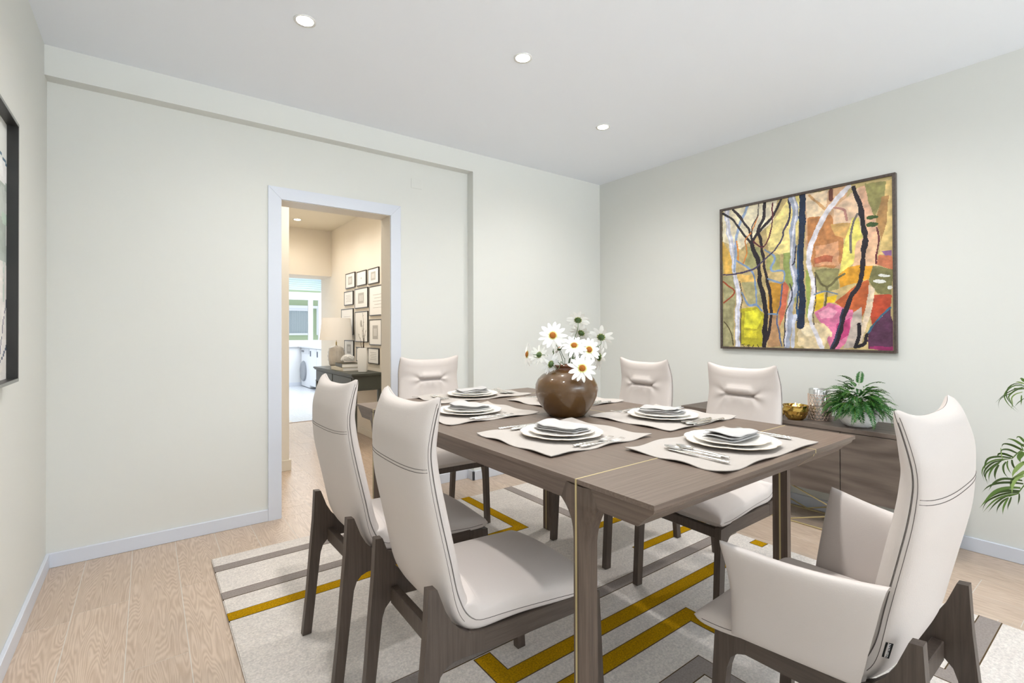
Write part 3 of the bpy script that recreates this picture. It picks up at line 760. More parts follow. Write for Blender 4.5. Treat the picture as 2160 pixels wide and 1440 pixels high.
for i, (nm, px_, py_, ang, wx, wy, mx, my) in enumerate(SET):
    a = DG(ang); c_, s_ = math.cos(a), math.sin(a)
    W_ = lambda f, l: (px_+f*c_-l*s_, py_+f*s_+l*c_)
    placemat(mx, my, wx, wy, 'rectangular grey linen placemat '+nm, i+11)
    zt = TT+.0030
    place(ch0, px_, py_, zt, .3*i+.2, 'large white scalloped charger plate '+nm, 'plate', 'scalloped charger plates')
    place(pl0, px_, py_, zt+.0075, .5*i+.4, 'smaller white scalloped plate stacked on the charger '+nm, 'plate', 'scalloped dinner plates')
    x, y = W_(.0, -.004)
    place(np0, x, y, zt+.0165, a+DG(102+14*math.sin(i*2.3)), 'folded pale grey napkin on the plates '+nm, 'napkin', 'folded napkins on the plates')
    ls, l3 = (.182, .232) if ang in (90, -90) else (.150, .190)
    for j, (kind, f, l) in enumerate((('spoon', -.012, ls), ('spoon', .004, (ls+l3)/2), ('knife', -.026, l3))):
        x, y = W_(f, l)
        place(cut0[kind], x, y, zt+.0002, a+DG((-4, 3, -2)[j]), 'silver %s on the diner\'s left, %s, %s' % (kind, ('innermost', 'middle', 'outermost')[j], nm), kind, 'ornate silver cutlery')
    for j, (kind, f, l) in enumerate((('fork', -.004, -ls-.002), ('fork', .008, -ls-.030))):
        x, y = W_(f, l)
        place(cut0[kind], x, y, zt+.0002, a+DG((3, -3)[j]), 'ornate silver fork on the diner\'s right, %s, %s' % (('inner', 'outer')[j], nm), 'fork', 'ornate silver cutlery')

# ================================================================== VASE WITH DAISIES
VX, VY = 1.42, 1.515
vs = empty('vase', (VX, VY, TT))
prof = [(.001, 0), (.074, 0), (.080, .004), (.096, .024), (.115, .052), (.128, .082), (.1325, .108), (.130, .130), (.120, .152), (.103, .170), (.080, .183), (.060, .1895), (.049, .192)]
MB().lathe(prof, 72, cap=False).obj('body', VASEM, vs, smooth=True)
MB().lathe([(.049, .192), (.047, .197), (.050, .205), (.056, .211), (.0545, .2125), (.049, .209), (.043, .203), (.042, .19), (.046, .17)], 64, cap=False).obj('neck', VASEL, vs, smooth=True)
tag(vs, 'round glossy brown ceramic vase in the middle of the table', 'vase')
cen = Vector((VX, VY, TT+.20))
toc = (Vector((0, 0, CAMZ))-Vector((VX, VY, 1.1))).normalized()
side = toc.cross(Vector((0, 0, 1))).normalized()
# each daisy: position, radius, facing (towards viewer, right, up), cup
DAIS = [((1.359, 1.531, 1.149), .056, (1, .05, .15)), ((1.472, 1.496, 1.213), .048, (-.75, .05, .6)), ((1.49, 1.495, 1.158), .046, (-.7, .35, .55)),
 ((1.551, 1.437, 1.14), .052, (-.8, .15, .5)), ((1.424, 1.471, 1.107), .052, (.8, 0, .6)), ((1.474, 1.433, 1.089), .052, (.85, .35, .25)),
 ((1.286, 1.611, 1.069), .050, (.4, -.85, .1)), ((1.333, 1.589, 1.066), .042, (-.7, .45, -.2)), ((1.346, 1.529, 1.029), .048, (-.6, -.6, .2)),
 ((1.53, 1.429, 1.056), .052, (-.45, .85, -.1)), ((1.375, 1.375, 1.020), .054, (.95, .05, .2)), ((1.415, 1.552, 1.092), .040, (-.2, -.5, .8)), ((1.544, 1.50, 1.110), .038, (.2, .5, .7))]
WHERE = ['large, facing us at the upper left of the bunch', 'topmost of the bunch, seen from behind', 'just below the topmost one, seen from behind', 'at the upper right, seen from behind',
 'in the centre of the bunch, facing up', 'right of centre, facing us', 'at the far left, turned away', 'at the left beside the outermost one', 'low at the left beside the vase neck', 'at the far right, drooping sideways', 'in front of the vase shoulder, facing us', 'small, hidden behind the bunch left of centre', 'half hidden behind the bunch at the right']
def daisy(i, pos, R, face):
    rnd = random.Random(40+i)
    pos = Vector(pos); n = (toc*face[0]+side*(-face[1])+Vector((0, 0, face[2]))).normalized()
    root = empty('daisy', pos)
    a = n.orthogonal().normalized(); b = n.cross(a)
    L = lambda x, y, z: a*x+b*y+n*z
    np_ = rnd.choice((12, 13, 14))
    for k in range(np_):
        th = 2*PI*k/np_+rnd.uniform(-.09, .09); w = R*rnd.uniform(.145, .18); rl = R*rnd.uniform(.98, 1.14); dr = rnd.uniform(-.30, .06)*R; tw = rnd.uniform(-.3, .3)
        er = Vector((math.cos(th), math.sin(th), 0)); et = Vector((-math.sin(th), math.cos(th), 0))
        V = []
        for m_ in range(8):
            t = m_/7; r_ = R*.20+(rl-R*.20)*t; ww = w*math.sin(PI*min(1, .16+t*.78))**.6*(1 if m_ < 7 else .35)
            z = dr*t*t+.02*R
            for sgn in (-1, 0, 1):
                p = er*r_+et*(sgn*ww); zz = z+sgn*tw*ww+(-.12*w if sgn == 0 else 0)
                V.append(L(p.x, p.y, zz))
        F = [(m_*3+q, m_*3+q+1, m_*3+q+4, m_*3+q+3) for m_ in range(7) for q in range(2)]
        MB().add(V, F).obj('petal', PETAL, root, smooth=True, mats=[PETALY], midx=lambda f: 1 if f.index < 2 else 0)
    dm = MB()
    dm.add([L(R*.25*math.cos(2*PI*j/16)*math.cos(h), R*.25*math.sin(2*PI*j/16)*math.cos(h), R*.13*math.sin(h)+.001) for h in [i_*PI/2/5 for i_ in range(6)] for j in range(16)],
           [(r_*16+j, r_*16+(j+1) % 16, (r_+1)*16+(j+1) % 16, (r_+1)*16+j) for r_ in range(5) for j in range(16)])
    dm.obj('disc', DISC, root, smooth=True)
    sp = MB()
    sp.add([L(R*rr*math.cos(2*PI*j/12), R*rr*math.sin(2*PI*j/12), z*R) for rr, z in ((.27, 0), (.26, -.09), (.17, -.17), (.05, -.22)) for j in range(12)],
           [(r_*12+j, r_*12+(j+1) % 12, (r_+1)*12+(j+1) % 12, (r_+1)*12+j) for r_ in range(3) for j in range(12)])
    for j in range(10):
        th = 2*PI*j/10; sp.add([L(R*.24*math.cos(th+o_), R*.24*math.sin(th+o_), -.07*R) for o_ in (-.2, .2)]+[L(R*.40*math.cos(th), R*.40*math.sin(th), .0)], [(0, 1, 2)])
    sp.obj('sepals', DGREEN, root, smooth=False)
    # stem down into the neck
    th = rnd.uniform(0, 6); foot = Vector((VX+.022*math.cos(th), VY+.022*math.sin(th), TT+.13))
    p0 = -n*R*.2; p3 = foot-pos; mouth = Vector((VX, VY, TT+.212))+Vector(((pos.x-VX)*.22, (pos.y-VY)*.22, 0))-pos
    if math.hypot(mouth.x+pos.x-VX, mouth.y+pos.y-VY) > .036:
        d_ = Vector((mouth.x+pos.x-VX, mouth.y+pos.y-VY, 0)).normalized()*.036; mouth = Vector((VX+d_.x, VY+d_.y, TT+.212))-pos
    p1 = p0-n*.035+Vector((0, 0, -.01)); p2 = p1.lerp(mouth, .55)+Vector((0, 0, .02))
    pts, _ = crom([p0, p1, p2, mouth, p3], 18)
    MB().tube(pts, .0013, 5).obj('stem', DGREEN, root, smooth=True)
    if i % 3 == 1:
        q = p2.lerp(mouth, .4); MB().add([q, q+side*.006+Vector((0, 0, .016)), q+Vector((.004, .002, .045)), q-side*.006+Vector((0, 0, .016))], [(0, 1, 2, 3)]).obj('leaf', DGREEN, root)
    tag(root, 'white daisy in the brown vase, '+WHERE[i], 'flower', 'daisies in the brown vase')
for i, (p, R_, f) in enumerate(DAIS): daisy(i, p, R_, f)

# ================================================================== SIDEBOARD
SX, SY0, SY1, SZ0, SZ1 = 3.10, .685, 2.098, .236, .622
sb = tag(empty('sideboard', (3.28, (SY0+SY1)/2, 0)), 'grey-brown walnut sideboard on crossed brass rods against the right wall', 'sideboard')
SI = Matrix.Translation((-3.28, -(SY0+SY1)/2, 0))
sub(MB().bbox(SX+.012, XR-.017, SY0+.006, SY1-.006, SZ0+.004, SZ1-.026, r=.001).obj('carcass', mat('sideboard_inside', (40, 34, 30), .6)), sb, SI)
sub(MB().bbox(SX, XR-.016, SY0, SY1, SZ1-.024, SZ1, r=.0012).obj('top_board', SIDEW), sb, SI)
sub(MB().bbox(SX+.002, XR-.017, SY1-.018, SY1-.0005, SZ0, SZ1-.026, r=.001).obj('side_panel', SIDEW), sb, SI)
sub(MB().bbox(SX+.002, XR-.017, SY0+.0005, SY0+.018, SZ0, SZ1-.026, r=.001).obj('side_panel', SIDEW), sb, SI)
for a_, b_ in ((SY0, 1.0845), (1.0885, 1.5915), (1.5955, SY1)):
    sub(MB().bbox(SX, SX+.012, a_, b_, SZ0, SZ1-.0275, r=.0008).obj('cabinet_door', SIDEW), sb, SI)
for (x, s) in ((SX+.05, 1), (XR-.06, 1)):
    for (ya, yc) in ((SY0+.06, SY0+.72), (SY1-.06, SY1-.72)):
        sub(MB().tube([(x, ya, SZ0+.002), (x, yc, .006)], .0042, 8).obj('base_rod', BRASS), sb, SI)
        sub(MB().tube([(x, yc, SZ0+.002), (x, ya, .006)], .0042, 8).obj('base_rod', BRASS), sb, SI)
    sub(MB().tube([(x, SY0+.06, .006), (x, SY1-.06, .006)], .0042, 8).obj('base_rod', BRASS), sb, SI)
# ---- on the sideboard
sz = SZ1+.0005
GOLD = mat('hammered_gold', (190, 158, 84), .14, metal=1, bump=(60, .5))
gb = empty('gold_bowl', (3.170, 1.348, sz))
def facet(th, i): return 1+.035*math.sin(th*7+i*1.9)+.03*math.cos(th*4-i)
MB().lathe([(.001, 0), (.040, 0), (.052, .014), (.061, .034), (.072, .056), (.068, .074), (.071, .088), (.067, .088), (.063, .074), (.06, .03), (.045, .01), (.001, .008)], 26, rad=lambda th, i: facet(th, i) if 1 < i < 10 else 1, cap=False).obj('bowl', GOLD, gb)
cdl = MB().lathe([(.001, .008), (.020, .008), (.020, .058), (.001, .058)], 20, cap=False).obj('candle', mat('candle_wax', (250, 246, 232), .5), gb, smooth=True)
MB().lathe([(.001, .060), (.006, .070), (.0055, .082), (.001, .100)], 10, cap=False).obj('flame', mat('flame_glow', (255, 244, 214), .5, emit=((255, 240, 205), 18)), cdl, smooth=True)
tag(gb, 'hammered gold bowl holding a lit candle on the sideboard', 'candle holder')
gc = empty('gold_bud_vase', (3.205, 1.473, sz))
MB().lathe([(.001, 0), (.032, 0), (.040, .012), (.041, .024), (.032, .038), (.016, .046), (.011, .056), (.010, .085), (.013, .098), (.016, .102), (.012, .102), (.008, .09), (.007, .06), (.001, .055)], 28, cap=False).obj('body', mat('polished_gold', (200, 168, 96), .12, metal=1), gc, smooth=True)
tag(gc, 'small polished gold bud vase left of the gold bowl, half hidden behind a chair', 'bud vase')
gl = empty('lantern', (3.275, 1.255, sz))
MB().lathe([(.001, .002), (.055, .002), (.057, .006), (.057, .184), (.054, .186), (.053, .184), (.053, .01), (.001, .006)], 40, cap=False).obj('glass_cylinder', mat('mercury_glass', (206, 206, 204), .12, metal=.9), gl, smooth=True)
wn = MB(); RG = mat('rose_gold_wire', (222, 196, 178), .35, metal=.4); nw = 20; hz = .152
for k in range(nw):
    for sgn in (1, -1):
        wn.tube([(.0615*math.cos(2*PI*k/nw+sgn*1.25*t/8), .0615*math.sin(2*PI*k/nw+sgn*1.25*t/8), .003+hz*t/8) for t in range(9)], .0009, 4)
for k in range(9): wn.tube([(.0615*math.cos(2*PI*j/32), .0615*math.sin(2*PI*j/32), .003+hz*k/8) for j in range(33)], .0009, 4)
wn.obj('wire_cage', RG, gl)
tag(gl, 'tall mirrored glass candle lantern in a rose-gold wire cage on the sideboard', 'lantern')
# fern in a white bowl
fp = empty('potted_fern', (3.215, 1.035, sz))
POTW = mat('white_textured_plaster', (240, 240, 238), .7, bump=(160, 1.0))
MB().lathe([(.001, 0), (.055, 0), (.072, .010), (.089, .034), (.096, .060), (.095, .084), (.090, .094), (.085, .092), (.088, .07), (.08, .03), (.001, .02)], 48, cap=False).obj('pot', POTW, fp, smooth=True)
MB().lathe([(.001, .082), (.086, .080)], 24, cap=False).obj('soil', mat('potting_soil', (52, 42, 32), .95), fp)
FERN = mat('fern_leaf', (36, 94, 28), .5, var=(30, .35, (1, 1, 1))); FRIB = mat('fern_rib', (120, 160, 50), .5)
def frond_mesh(seed, Lf, bend, npair, wl, mb, rb):
    rnd = random.Random(seed); pts = []
    for i in range(npair+1):
        t = i/npair; pts.append(Vector((Lf*math.sin(bend*t)/bend, rnd.uniform(-.001, .001), Lf*(1-math.cos(bend*t))/bend*-1+0)))
    # starts along +x and bends down (-z)
    rb.tube(pts, .0009, 4, r1=.0004)
    for i in range(2, npair+1):
        t = i/npair; p = pts[i]; d = (pts[i]-pts[i-1]).normalized(); ln = wl*math.sin(PI*min(1, .22+t*.74))**.8+.002
        nrm = Vector((d.z*-1, 0, d.x)) if True else None
        for sgn in (1, -1):
            ax = (d*.55+Vector((0, sgn, 0))+Vector((0, 0, rnd.uniform(-.25, .1)))).normalized(); w = ln*.27
            q = p+ax*ln; mid = p+ax*ln*.5
            mb.add([p, mid+d*w+Vector((0, 0, .0008)), q, mid-d*w+Vector((0, 0, .0008)), mid+Vector((0, 0, -.0015))], [(0, 1, 4), (1, 2, 4), (2, 3, 4), (3, 0, 4)])
protos = []
for k in range(6):
    mb, rb = MB(), MB(); frond_mesh(k, .120+.02*(k % 3), .9+.3*(k % 4), 15+k % 3, .023, mb, rb)
    o = mb.obj('frond', FERN, fp); r_ = rb.obj('rib', FRIB, o); protos.append(o)
rnd = random.Random(5)
for k in range(150):
    o = protos[k] if k < 6 else copy_tree(protos[k % 6]); o.parent = fp
    az = k*2.399963+rnd.uniform(-.2, .2); q = math.sqrt((k+.5)/150); el = 1.15-1.3*q+rnd.uniform(-.15, .15)
    hgt = .090+rnd.uniform(0, .12)*(1-.5*q)+.05*(1-q); rad_ = .012+.075*q*rnd.uniform(.6, 1)
    o.location = (rad_*math.cos(az), rad_*math.sin(az), hgt); o.rotation_euler = (rnd.uniform(-.5, .5), -el, az)
    s_ = rnd.uniform(.72, 1.0)*(1.1 if k in (3, 17, 40) else 1); o.scale = (s_, s_, s_)
for k, (az, ln) in enumerate(((.3, .15), (2.2, .12), (4.4, .13), (3.3, .12), (5.4, .11))):
    pass
st_ = MB()
for k in range(26):
    az = k*2.4; st_.tube([(.03*math.cos(az), .03*math.sin(az), .08), (.045*math.cos(az), .045*math.sin(az), .12+.03*math.sin(k))], .0012, 4)
st_.obj('stems', FRIB, fp)
tag(fp, 'bushy green fern in a white textured bowl pot on the sideboard', 'potted plant')
PAINTING = [('p',(198,176,124),[(0.003,1.009),(1.001,0.992),(0.995,-0.002),(-0.004,-0.001)]),('p',(236,226,198),[(0.003,1.009),(0.385,1.007),(0.349,0.865),(0.255,0.784),(0.126,0.703),(0.001,0.784)]),('p',(240,224,150),[(0.302,0.815),(0.464,0.994),(0.532,0.997),(0.497,0.632),(0.392,0.627),(0.319,0.676)]),('p',(222,180,90),[(0.001,0.784),(0.085,0.626),(0.094,0.522),(0.0,0.542)]),('p',(165,160,120),[(0.0,0.521),(0.094,0.512),(0.081,0.001),(-0.004,-0.001)]),('p',(160,158,110),[(0.167,0.718),(0.264,0.703),(0.292,0.602),(0.254,0.547),(0.194,0.523),(0.166,0.576)]),('p',(168,168,105),[(0.31,0.638),(0.392,0.627),(0.4,0.531),(0.318,0.53)]),('p',(172,165,120),[(0.14,0.457),(0.272,0.446),(0.28,0.298),(0.184,0.303)]),('p',(190,140,50),[(0.318,0.452),(0.409,0.444),(0.398,0.245),(0.316,0.228)]),('p',(228,190,110),[(0.105,0.521),(0.224,0.5),(0.253,0.457),(0.134,0.457)]),('p',(205,110,80),[(0.418,0.453),(0.46,0.431),(0.425,0.225),(0.389,0.131),(0.38,0.246)]),('p',(180,140,100),[(0.316,0.228),(0.39,0.226),(0.397,0.007),(0.316,0.005)]),('p',(185,175,45),[(0.138,0.274),(0.252,0.29),(0.284,0.229),(0.278,0.014),(0.142,0.011)]),('p',(222,218,60),[(0.163,0.253),(0.242,0.27),(0.275,0.21),(0.251,0.132),(0.163,0.143)]),('p',(215,205,55),[(0.163,0.122),(0.251,0.122),(0.25,0.072),(0.162,0.072)]),('p',(150,165,95),[(0.418,0.633),(0.497,0.632),(0.494,0.298),(0.46,0.393),(0.418,0.491)]),('p',(160,175,90),[(0.552,0.514),(0.582,0.494),(0.568,0.203),(0.55,0.204)]),('p',(212,172,135),[(0.556,1.001),(0.781,1.0),(0.748,0.494),(0.595,0.528),(0.555,0.661)]),('p',(234,212,180),[(0.556,1.001),(0.684,1.002),(0.66,0.843),(0.564,0.843)]),('p',(190,130,80),[(0.564,0.843),(0.69,0.845),(0.765,0.682),(0.756,0.545),(0.704,0.499),(0.602,0.527),(0.571,0.64)]),('p',(215,160,120),[(0.611,0.653),(0.735,0.67),(0.734,0.513),(0.61,0.527)]),('p',(178,100,70),[(0.602,0.582),(0.704,0.578),(0.696,0.535),(0.611,0.545)]),('p',(228,198,168),[(0.706,0.877),(0.838,0.977),(0.866,0.971),(0.891,0.696),(0.808,0.744),(0.705,0.781)]),('p',(212,170,105),[(0.69,0.783),(0.808,0.761),(0.807,0.659),(0.765,0.682),(0.72,0.707)]),('p',(238,226,120),[(0.808,0.795),(0.844,0.797),(0.853,0.652),(0.806,0.522),(0.733,0.46),(0.757,0.615)]),('p',(230,188,152),[(0.829,0.656),(0.926,0.724),(0.93,0.491),(0.806,0.504),(0.822,0.622)]),('p',(225,180,150),[(0.838,0.977),(0.887,0.981),(0.932,0.722),(0.878,0.631),(0.858,0.787)]),('p',(150,145,90),[(0.873,0.994),(0.973,0.984),(0.96,0.89),(0.919,0.791),(0.886,0.864)]),('p',(222,194,128),[(0.973,0.984),(1.001,0.992),(0.999,0.564),(0.945,0.563),(0.936,0.771)]),('p',(172,132,82),[(0.947,0.893),(0.979,0.893),(0.972,0.732),(0.942,0.638),(0.926,0.773)]),('p',(200,120,85),[(0.938,0.557),(0.998,0.557),(0.998,0.459),(0.924,0.5)]),('p',(150,105,155),[(0.954,0.578),(0.999,0.58),(0.998,0.549),(0.97,0.556)]),('p',(125,122,78),[(0.904,0.494),(0.998,0.467),(0.997,0.314),(0.929,0.334),(0.889,0.403)]),('p',(225,162,48),[(0.778,0.508),(0.904,0.494),(0.889,0.412),(0.806,0.402),(0.741,0.382),(0.733,0.46)]),('p',(150,146,98),[(0.61,0.508),(0.733,0.496),(0.733,0.374),(0.672,0.351),(0.609,0.382)]),('p',(228,190,40),[(0.602,0.346),(0.657,0.352),(0.648,0.255),(0.601,0.238)]),('p',(228,190,40),[(0.672,0.324),(0.725,0.33),(0.709,0.287),(0.663,0.289)]),('p',(192,98,52),[(0.709,0.287),(0.82,0.392),(0.889,0.412),(0.896,0.278),(0.847,0.187),(0.805,0.222)]),('p',(180,72,45),[(0.909,0.327),(0.997,0.322),(0.996,0.249),(0.908,0.145),(0.895,0.195)]),('p',(215,120,158),[(0.601,0.229),(0.68,0.288),(0.805,0.24),(0.811,0.111),(0.73,-0.002),(0.693,-0.003),(0.655,0.129)]),('p',(232,160,185),[(0.624,0.228),(0.679,0.262),(0.732,0.233),(0.702,0.191),(0.64,0.192)]),('p',(188,66,120),[(0.716,0.155),(0.79,0.197),(0.775,0.094),(0.724,0.059)]),('p',(190,176,165),[(0.805,0.222),(0.847,0.255),(0.86,0.069),(0.804,0.017),(0.752,0.007)]),('e',(226,206,166),(0.587,0.08),(0.098,0.098)),('e',(236,222,190),(0.567,0.111),(0.05,0.036)),('p',(88,50,78),[(0.895,0.12),(0.996,0.241),(0.995,0.002),(0.873,-0.002)]),('p',(150,45,100),[(0.881,0.011),(0.995,0.03),(0.995,-0.001),(0.88,-0.003)]),('p',(228,208,182),[(0.889,0.386),(0.916,0.36),(0.895,0.195),(0.846,0.035),(0.828,0.043),(0.861,0.196)]),('s',(200,202,218),0.0333,[(0.032,0.998),(0.05,0.839),(0.074,0.679),(0.094,0.522),(0.109,0.368),(0.113,0.0)]),('s',(232,230,236),0.01,[(0.029,0.999),(0.044,0.839),(0.071,0.679),(0.088,0.523),(0.102,0.368),(0.106,-0.001)]),('s',(60,55,65),0.0058,[(0.13,0.468),(0.135,0.315),(0.138,0.011)]),('s',(150,170,200),0.0183,[(0.183,0.997),(0.143,0.904),(0.107,0.808),(0.091,0.687),(0.094,0.543)]),('s',(35,28,35),0.015,[(0.003,0.985),(0.096,0.903),(0.167,0.789),(0.215,0.721)]),('s',(38,28,38),0.015,[(0.076,0.994),(0.187,0.855),(0.215,0.74)]),('s',(35,26,36),0.0166,[(0.412,1.001),(0.357,0.912),(0.283,0.828),(0.215,0.735)]),('s',(30,24,32),0.0283,[(0.215,0.721),(0.254,0.606),(0.267,0.456),(0.29,0.357),(0.298,0.209),(0.293,0.009)]),('s',(36,26,36),0.0183,[(0.298,1.002),(0.294,0.914),(0.255,0.813),(0.274,0.722),(0.3,0.561),(0.314,0.452),(0.336,0.305),(0.32,0.112),(0.288,0.006)]),('s',(95,38,48),0.0091,[(0.349,0.991),(0.335,0.809),(0.292,0.699),(0.226,0.738)]),('s',(210,130,60),0.0091,[(0.255,0.922),(0.216,0.81),(0.167,0.758),(0.176,0.676),(0.155,0.587)]),('s',(60,50,50),0.0075,[(0.261,1.0),(0.255,0.922),(0.221,0.859),(0.216,0.791)]),('s',(225,140,50),0.0091,[(0.106,0.767),(0.115,0.622),(0.146,0.589)]),('s',(120,145,182),0.0116,[(0.105,0.623),(0.185,0.554),(0.234,0.469),(0.242,0.31)]),('s',(120,145,182),0.0133,[(0.134,0.386),(0.184,0.303),(0.242,0.3),(0.271,0.26)]),('s',(125,150,185),0.0116,[(0.301,0.678),(0.365,0.612),(0.346,0.527),(0.418,0.519),(0.409,0.444),(0.318,0.476)]),('s',(80,95,130),0.01,[(0.409,0.435),(0.398,0.302),(0.372,0.227),(0.38,0.131),(0.406,0.009)]),('s',(110,135,165),0.0116,[(0.316,0.228),(0.372,0.227)]),('s',(72,62,92),0.0116,[(0.0,0.535),(0.105,0.521),(0.214,0.541),(0.273,0.584),(0.347,0.653),(0.401,0.712),(0.419,0.794),(0.455,0.873),(0.464,0.994)]),('s',(160,168,188),0.0382,[(0.481,0.99),(0.498,0.893),(0.472,0.786),(0.484,0.672),(0.475,0.56),(0.495,0.437),(0.469,0.336),(0.453,0.206),(0.44,0.008)]),('s',(218,218,228),0.0116,[(0.49,0.988),(0.503,0.892),(0.48,0.785),(0.476,0.673),(0.467,0.561),(0.486,0.438),(0.46,0.336),(0.439,0.206),(0.429,0.008)]),('s',(45,45,60),0.0075,[(0.458,0.986),(0.46,0.882),(0.438,0.82)]),('s',(50,50,70),0.0067,[(0.46,0.431),(0.473,0.336),(0.434,0.244),(0.424,0.111),(0.423,0.008)]),('s',(40,40,60),0.0083,[(0.501,0.669),(0.489,0.577),(0.475,0.56)]),('s',(26,42,68),0.0366,[(0.541,0.999),(0.536,0.849),(0.53,0.665),(0.524,0.481),(0.528,0.296),(0.514,0.144)]),('s',(40,75,110),0.01,[(0.512,0.668),(0.505,0.389),(0.494,0.186)]),('s',(196,200,214),0.0183,[(0.487,0.214),(0.476,0.111),(0.472,0.009)]),('s',(226,222,228),0.0283,[(0.785,0.99),(0.714,0.919),(0.652,0.826),(0.612,0.726),(0.579,0.621),(0.579,0.512),(0.601,0.419),(0.589,0.329),(0.573,0.239),(0.576,0.166),(0.607,0.093),(0.646,0.006)]),('s',(70,60,70),0.0058,[(0.614,0.472),(0.611,0.337),(0.594,0.238),(0.594,0.156)]),('s',(105,60,50),0.02,[(0.695,0.996),(0.695,0.94)]),('s',(180,130,120),0.0133,[(0.714,0.884),(0.765,0.848),(0.776,0.785)]),('s',(205,160,110),0.015,[(0.582,0.985),(0.629,0.929),(0.66,0.887)]),('s',(32,26,36),0.0249,[(0.809,0.979),(0.838,0.892),(0.858,0.803),(0.865,0.7),(0.86,0.575),(0.852,0.466),(0.834,0.382),(0.791,0.318),(0.762,0.232),(0.731,0.111),(0.702,0.001)]),('s',(50,55,80),0.0083,[(0.754,0.25),(0.727,0.129),(0.693,0.006)]),('s',(112,106,102),0.0116,[(0.837,0.816),(0.808,0.744),(0.796,0.592)]),('s',(100,45,50),0.01,[(0.926,0.724),(0.931,0.623),(0.921,0.508)]),('e',(60,85,40),(0.909,0.787),(0.028,0.011)),('e',(60,85,40),(0.906,0.747),(0.028,0.015)),('e',(236,236,230),(0.953,0.433),(0.028,0.008)),('e',(236,236,230),(0.94,0.401),(0.03,0.011)),('e',(236,236,230),(0.99,0.363),(0.012,0.013)),('s',(55,100,125),0.01,[(0.996,0.245),(0.942,0.185),(0.902,0.128),(0.874,0.078)]),('s',(26,20,30),0.0233,[(0.833,0.153),(0.836,0.086),(0.81,0.019)]),('s',(26,20,30),0.02,[(0.81,0.018),(0.86,0.035),(0.881,0.09)]),('s',(102,96,62),0.0116,[(0.61,0.491),(0.649,0.406),(0.672,0.378),(0.66,0.271)]),('s',(102,96,62),0.0116,[(0.763,0.466),(0.687,0.394),(0.672,0.378)]),('s',(110,130,150),0.0083,[(0.602,0.351),(0.657,0.361),(0.725,0.338)]),('s',(152,70,40),0.0108,[(-0.001,0.479),(0.083,0.4),(0.004,0.322)]),('s',(80,70,40),0.0075,[(0.009,0.185),(0.06,0.101),(0.081,0.009)]),('s',(60,55,20),0.005,[(0.166,0.021),(0.148,0.013),(0.162,0.003)]),('s',(60,55,20),0.005,[(0.203,0.022),(0.186,0.014),(0.201,0.004)]),('s',(60,55,20),0.005,[(0.226,0.025),(0.221,0.006),(0.25,0.005)]),('s',(60,55,20),0.005,[(0.25,0.028),(0.257,0.005)])]
PALM = [[(14,[0.359,0.667,0.386,0.687,0.405,0.691,0.412,0.685]),(14,[0.361,0.649,0.396,0.665,0.422,0.665,0.43,0.647]),(12,[0.38,0.634,0.405,0.645,0.425,0.641,0.43,0.624]),(12,[0.356,0.684,0.37,0.704,0.379,0.704,0.381,0.695]),(14,[0.393,0.615,0.419,0.622,0.438,0.618,0.443,0.598]),(12,[0.399,0.61,0.438,0.608,0.469,0.593,0.48,0.56,0.476,0.53]),(9,[0.409,0.603,0.449,0.59,0.479,0.562,0.491,0.527,0.483,0.486]),(9,[0.422,0.596,0.455,0.577,0.479,0.544,0.486,0.514,0.47,0.478]),(9,[0.429,0.59,0.455,0.563,0.476,0.53,0.478,0.506,0.468,0.476]),(9,[0.435,0.581,0.456,0.554,0.468,0.518,0.468,0.485]),(11,[0.437,0.572,0.447,0.546,0.451,0.518,0.447,0.495]),(9,[0.414,0.59,0.422,0.57,0.419,0.543,0.403,0.52]),(7,[0.409,0.596,0.411,0.577,0.406,0.556,0.395,0.535]),(10,[0.396,0.603,0.395,0.585,0.39,0.568,0.38,0.548]),(5,[0.43,0.647,0.425,0.606,0.409,0.587]),(24,[0.361,0.644,0.374,0.617,0.37,0.595])],[(14,[0.365,0.52,0.397,0.519,0.429,0.511,0.456,0.484,0.471,0.447]),(14,[0.362,0.507,0.397,0.503,0.439,0.49,0.473,0.465,0.495,0.432]),(18,[0.371,0.487,0.4,0.482,0.433,0.466,0.46,0.436,0.499,0.366]),(18,[0.373,0.473,0.407,0.466,0.44,0.451,0.467,0.42,0.479,0.393]),(10,[0.375,0.466,0.41,0.454,0.446,0.43,0.48,0.393,0.495,0.346]),(9,[0.381,0.459,0.417,0.443,0.453,0.41,0.489,0.348]),(9,[0.391,0.452,0.42,0.435,0.45,0.397,0.474,0.35]),(9,[0.407,0.436,0.427,0.413,0.442,0.381,0.448,0.351]),(9,[0.409,0.431,0.417,0.411,0.423,0.386,0.424,0.358]),(8,[0.399,0.441,0.404,0.419,0.409,0.399,0.411,0.378]),(7,[0.375,0.463,0.376,0.44,0.381,0.407])],[(20,[0.358,0.602,0.377,0.576,0.392,0.545,0.395,0.522]),(20,[0.358,0.562,0.377,0.535,0.397,0.508,0.405,0.464]),(15,[0.361,0.543,0.384,0.52,0.394,0.49,0.395,0.453])],[(14,[0.356,0.944,0.365,0.957,0.37,0.953]),(9,[0.357,0.935,0.375,0.94,0.386,0.936]),(6,[0.362,0.93,0.384,0.933,0.404,0.913,0.41,0.876,0.391,0.841,0.371,0.816]),(7,[0.357,0.926,0.387,0.924,0.41,0.899,0.417,0.87,0.401,0.835,0.375,0.809]),(5,[0.357,0.922,0.391,0.905,0.42,0.879,0.45,0.839]),(4,[0.362,0.919,0.397,0.891,0.427,0.865,0.435,0.836,0.43,0.816]),(7,[0.357,0.913,0.381,0.906,0.404,0.876,0.398,0.854,0.388,0.819]),(6,[0.362,0.899,0.384,0.887,0.396,0.868,0.394,0.841,0.401,0.813]),(4,[0.358,0.872,0.375,0.852,0.385,0.833]),(6,[0.365,0.885,0.366,0.862,0.367,0.839])]]
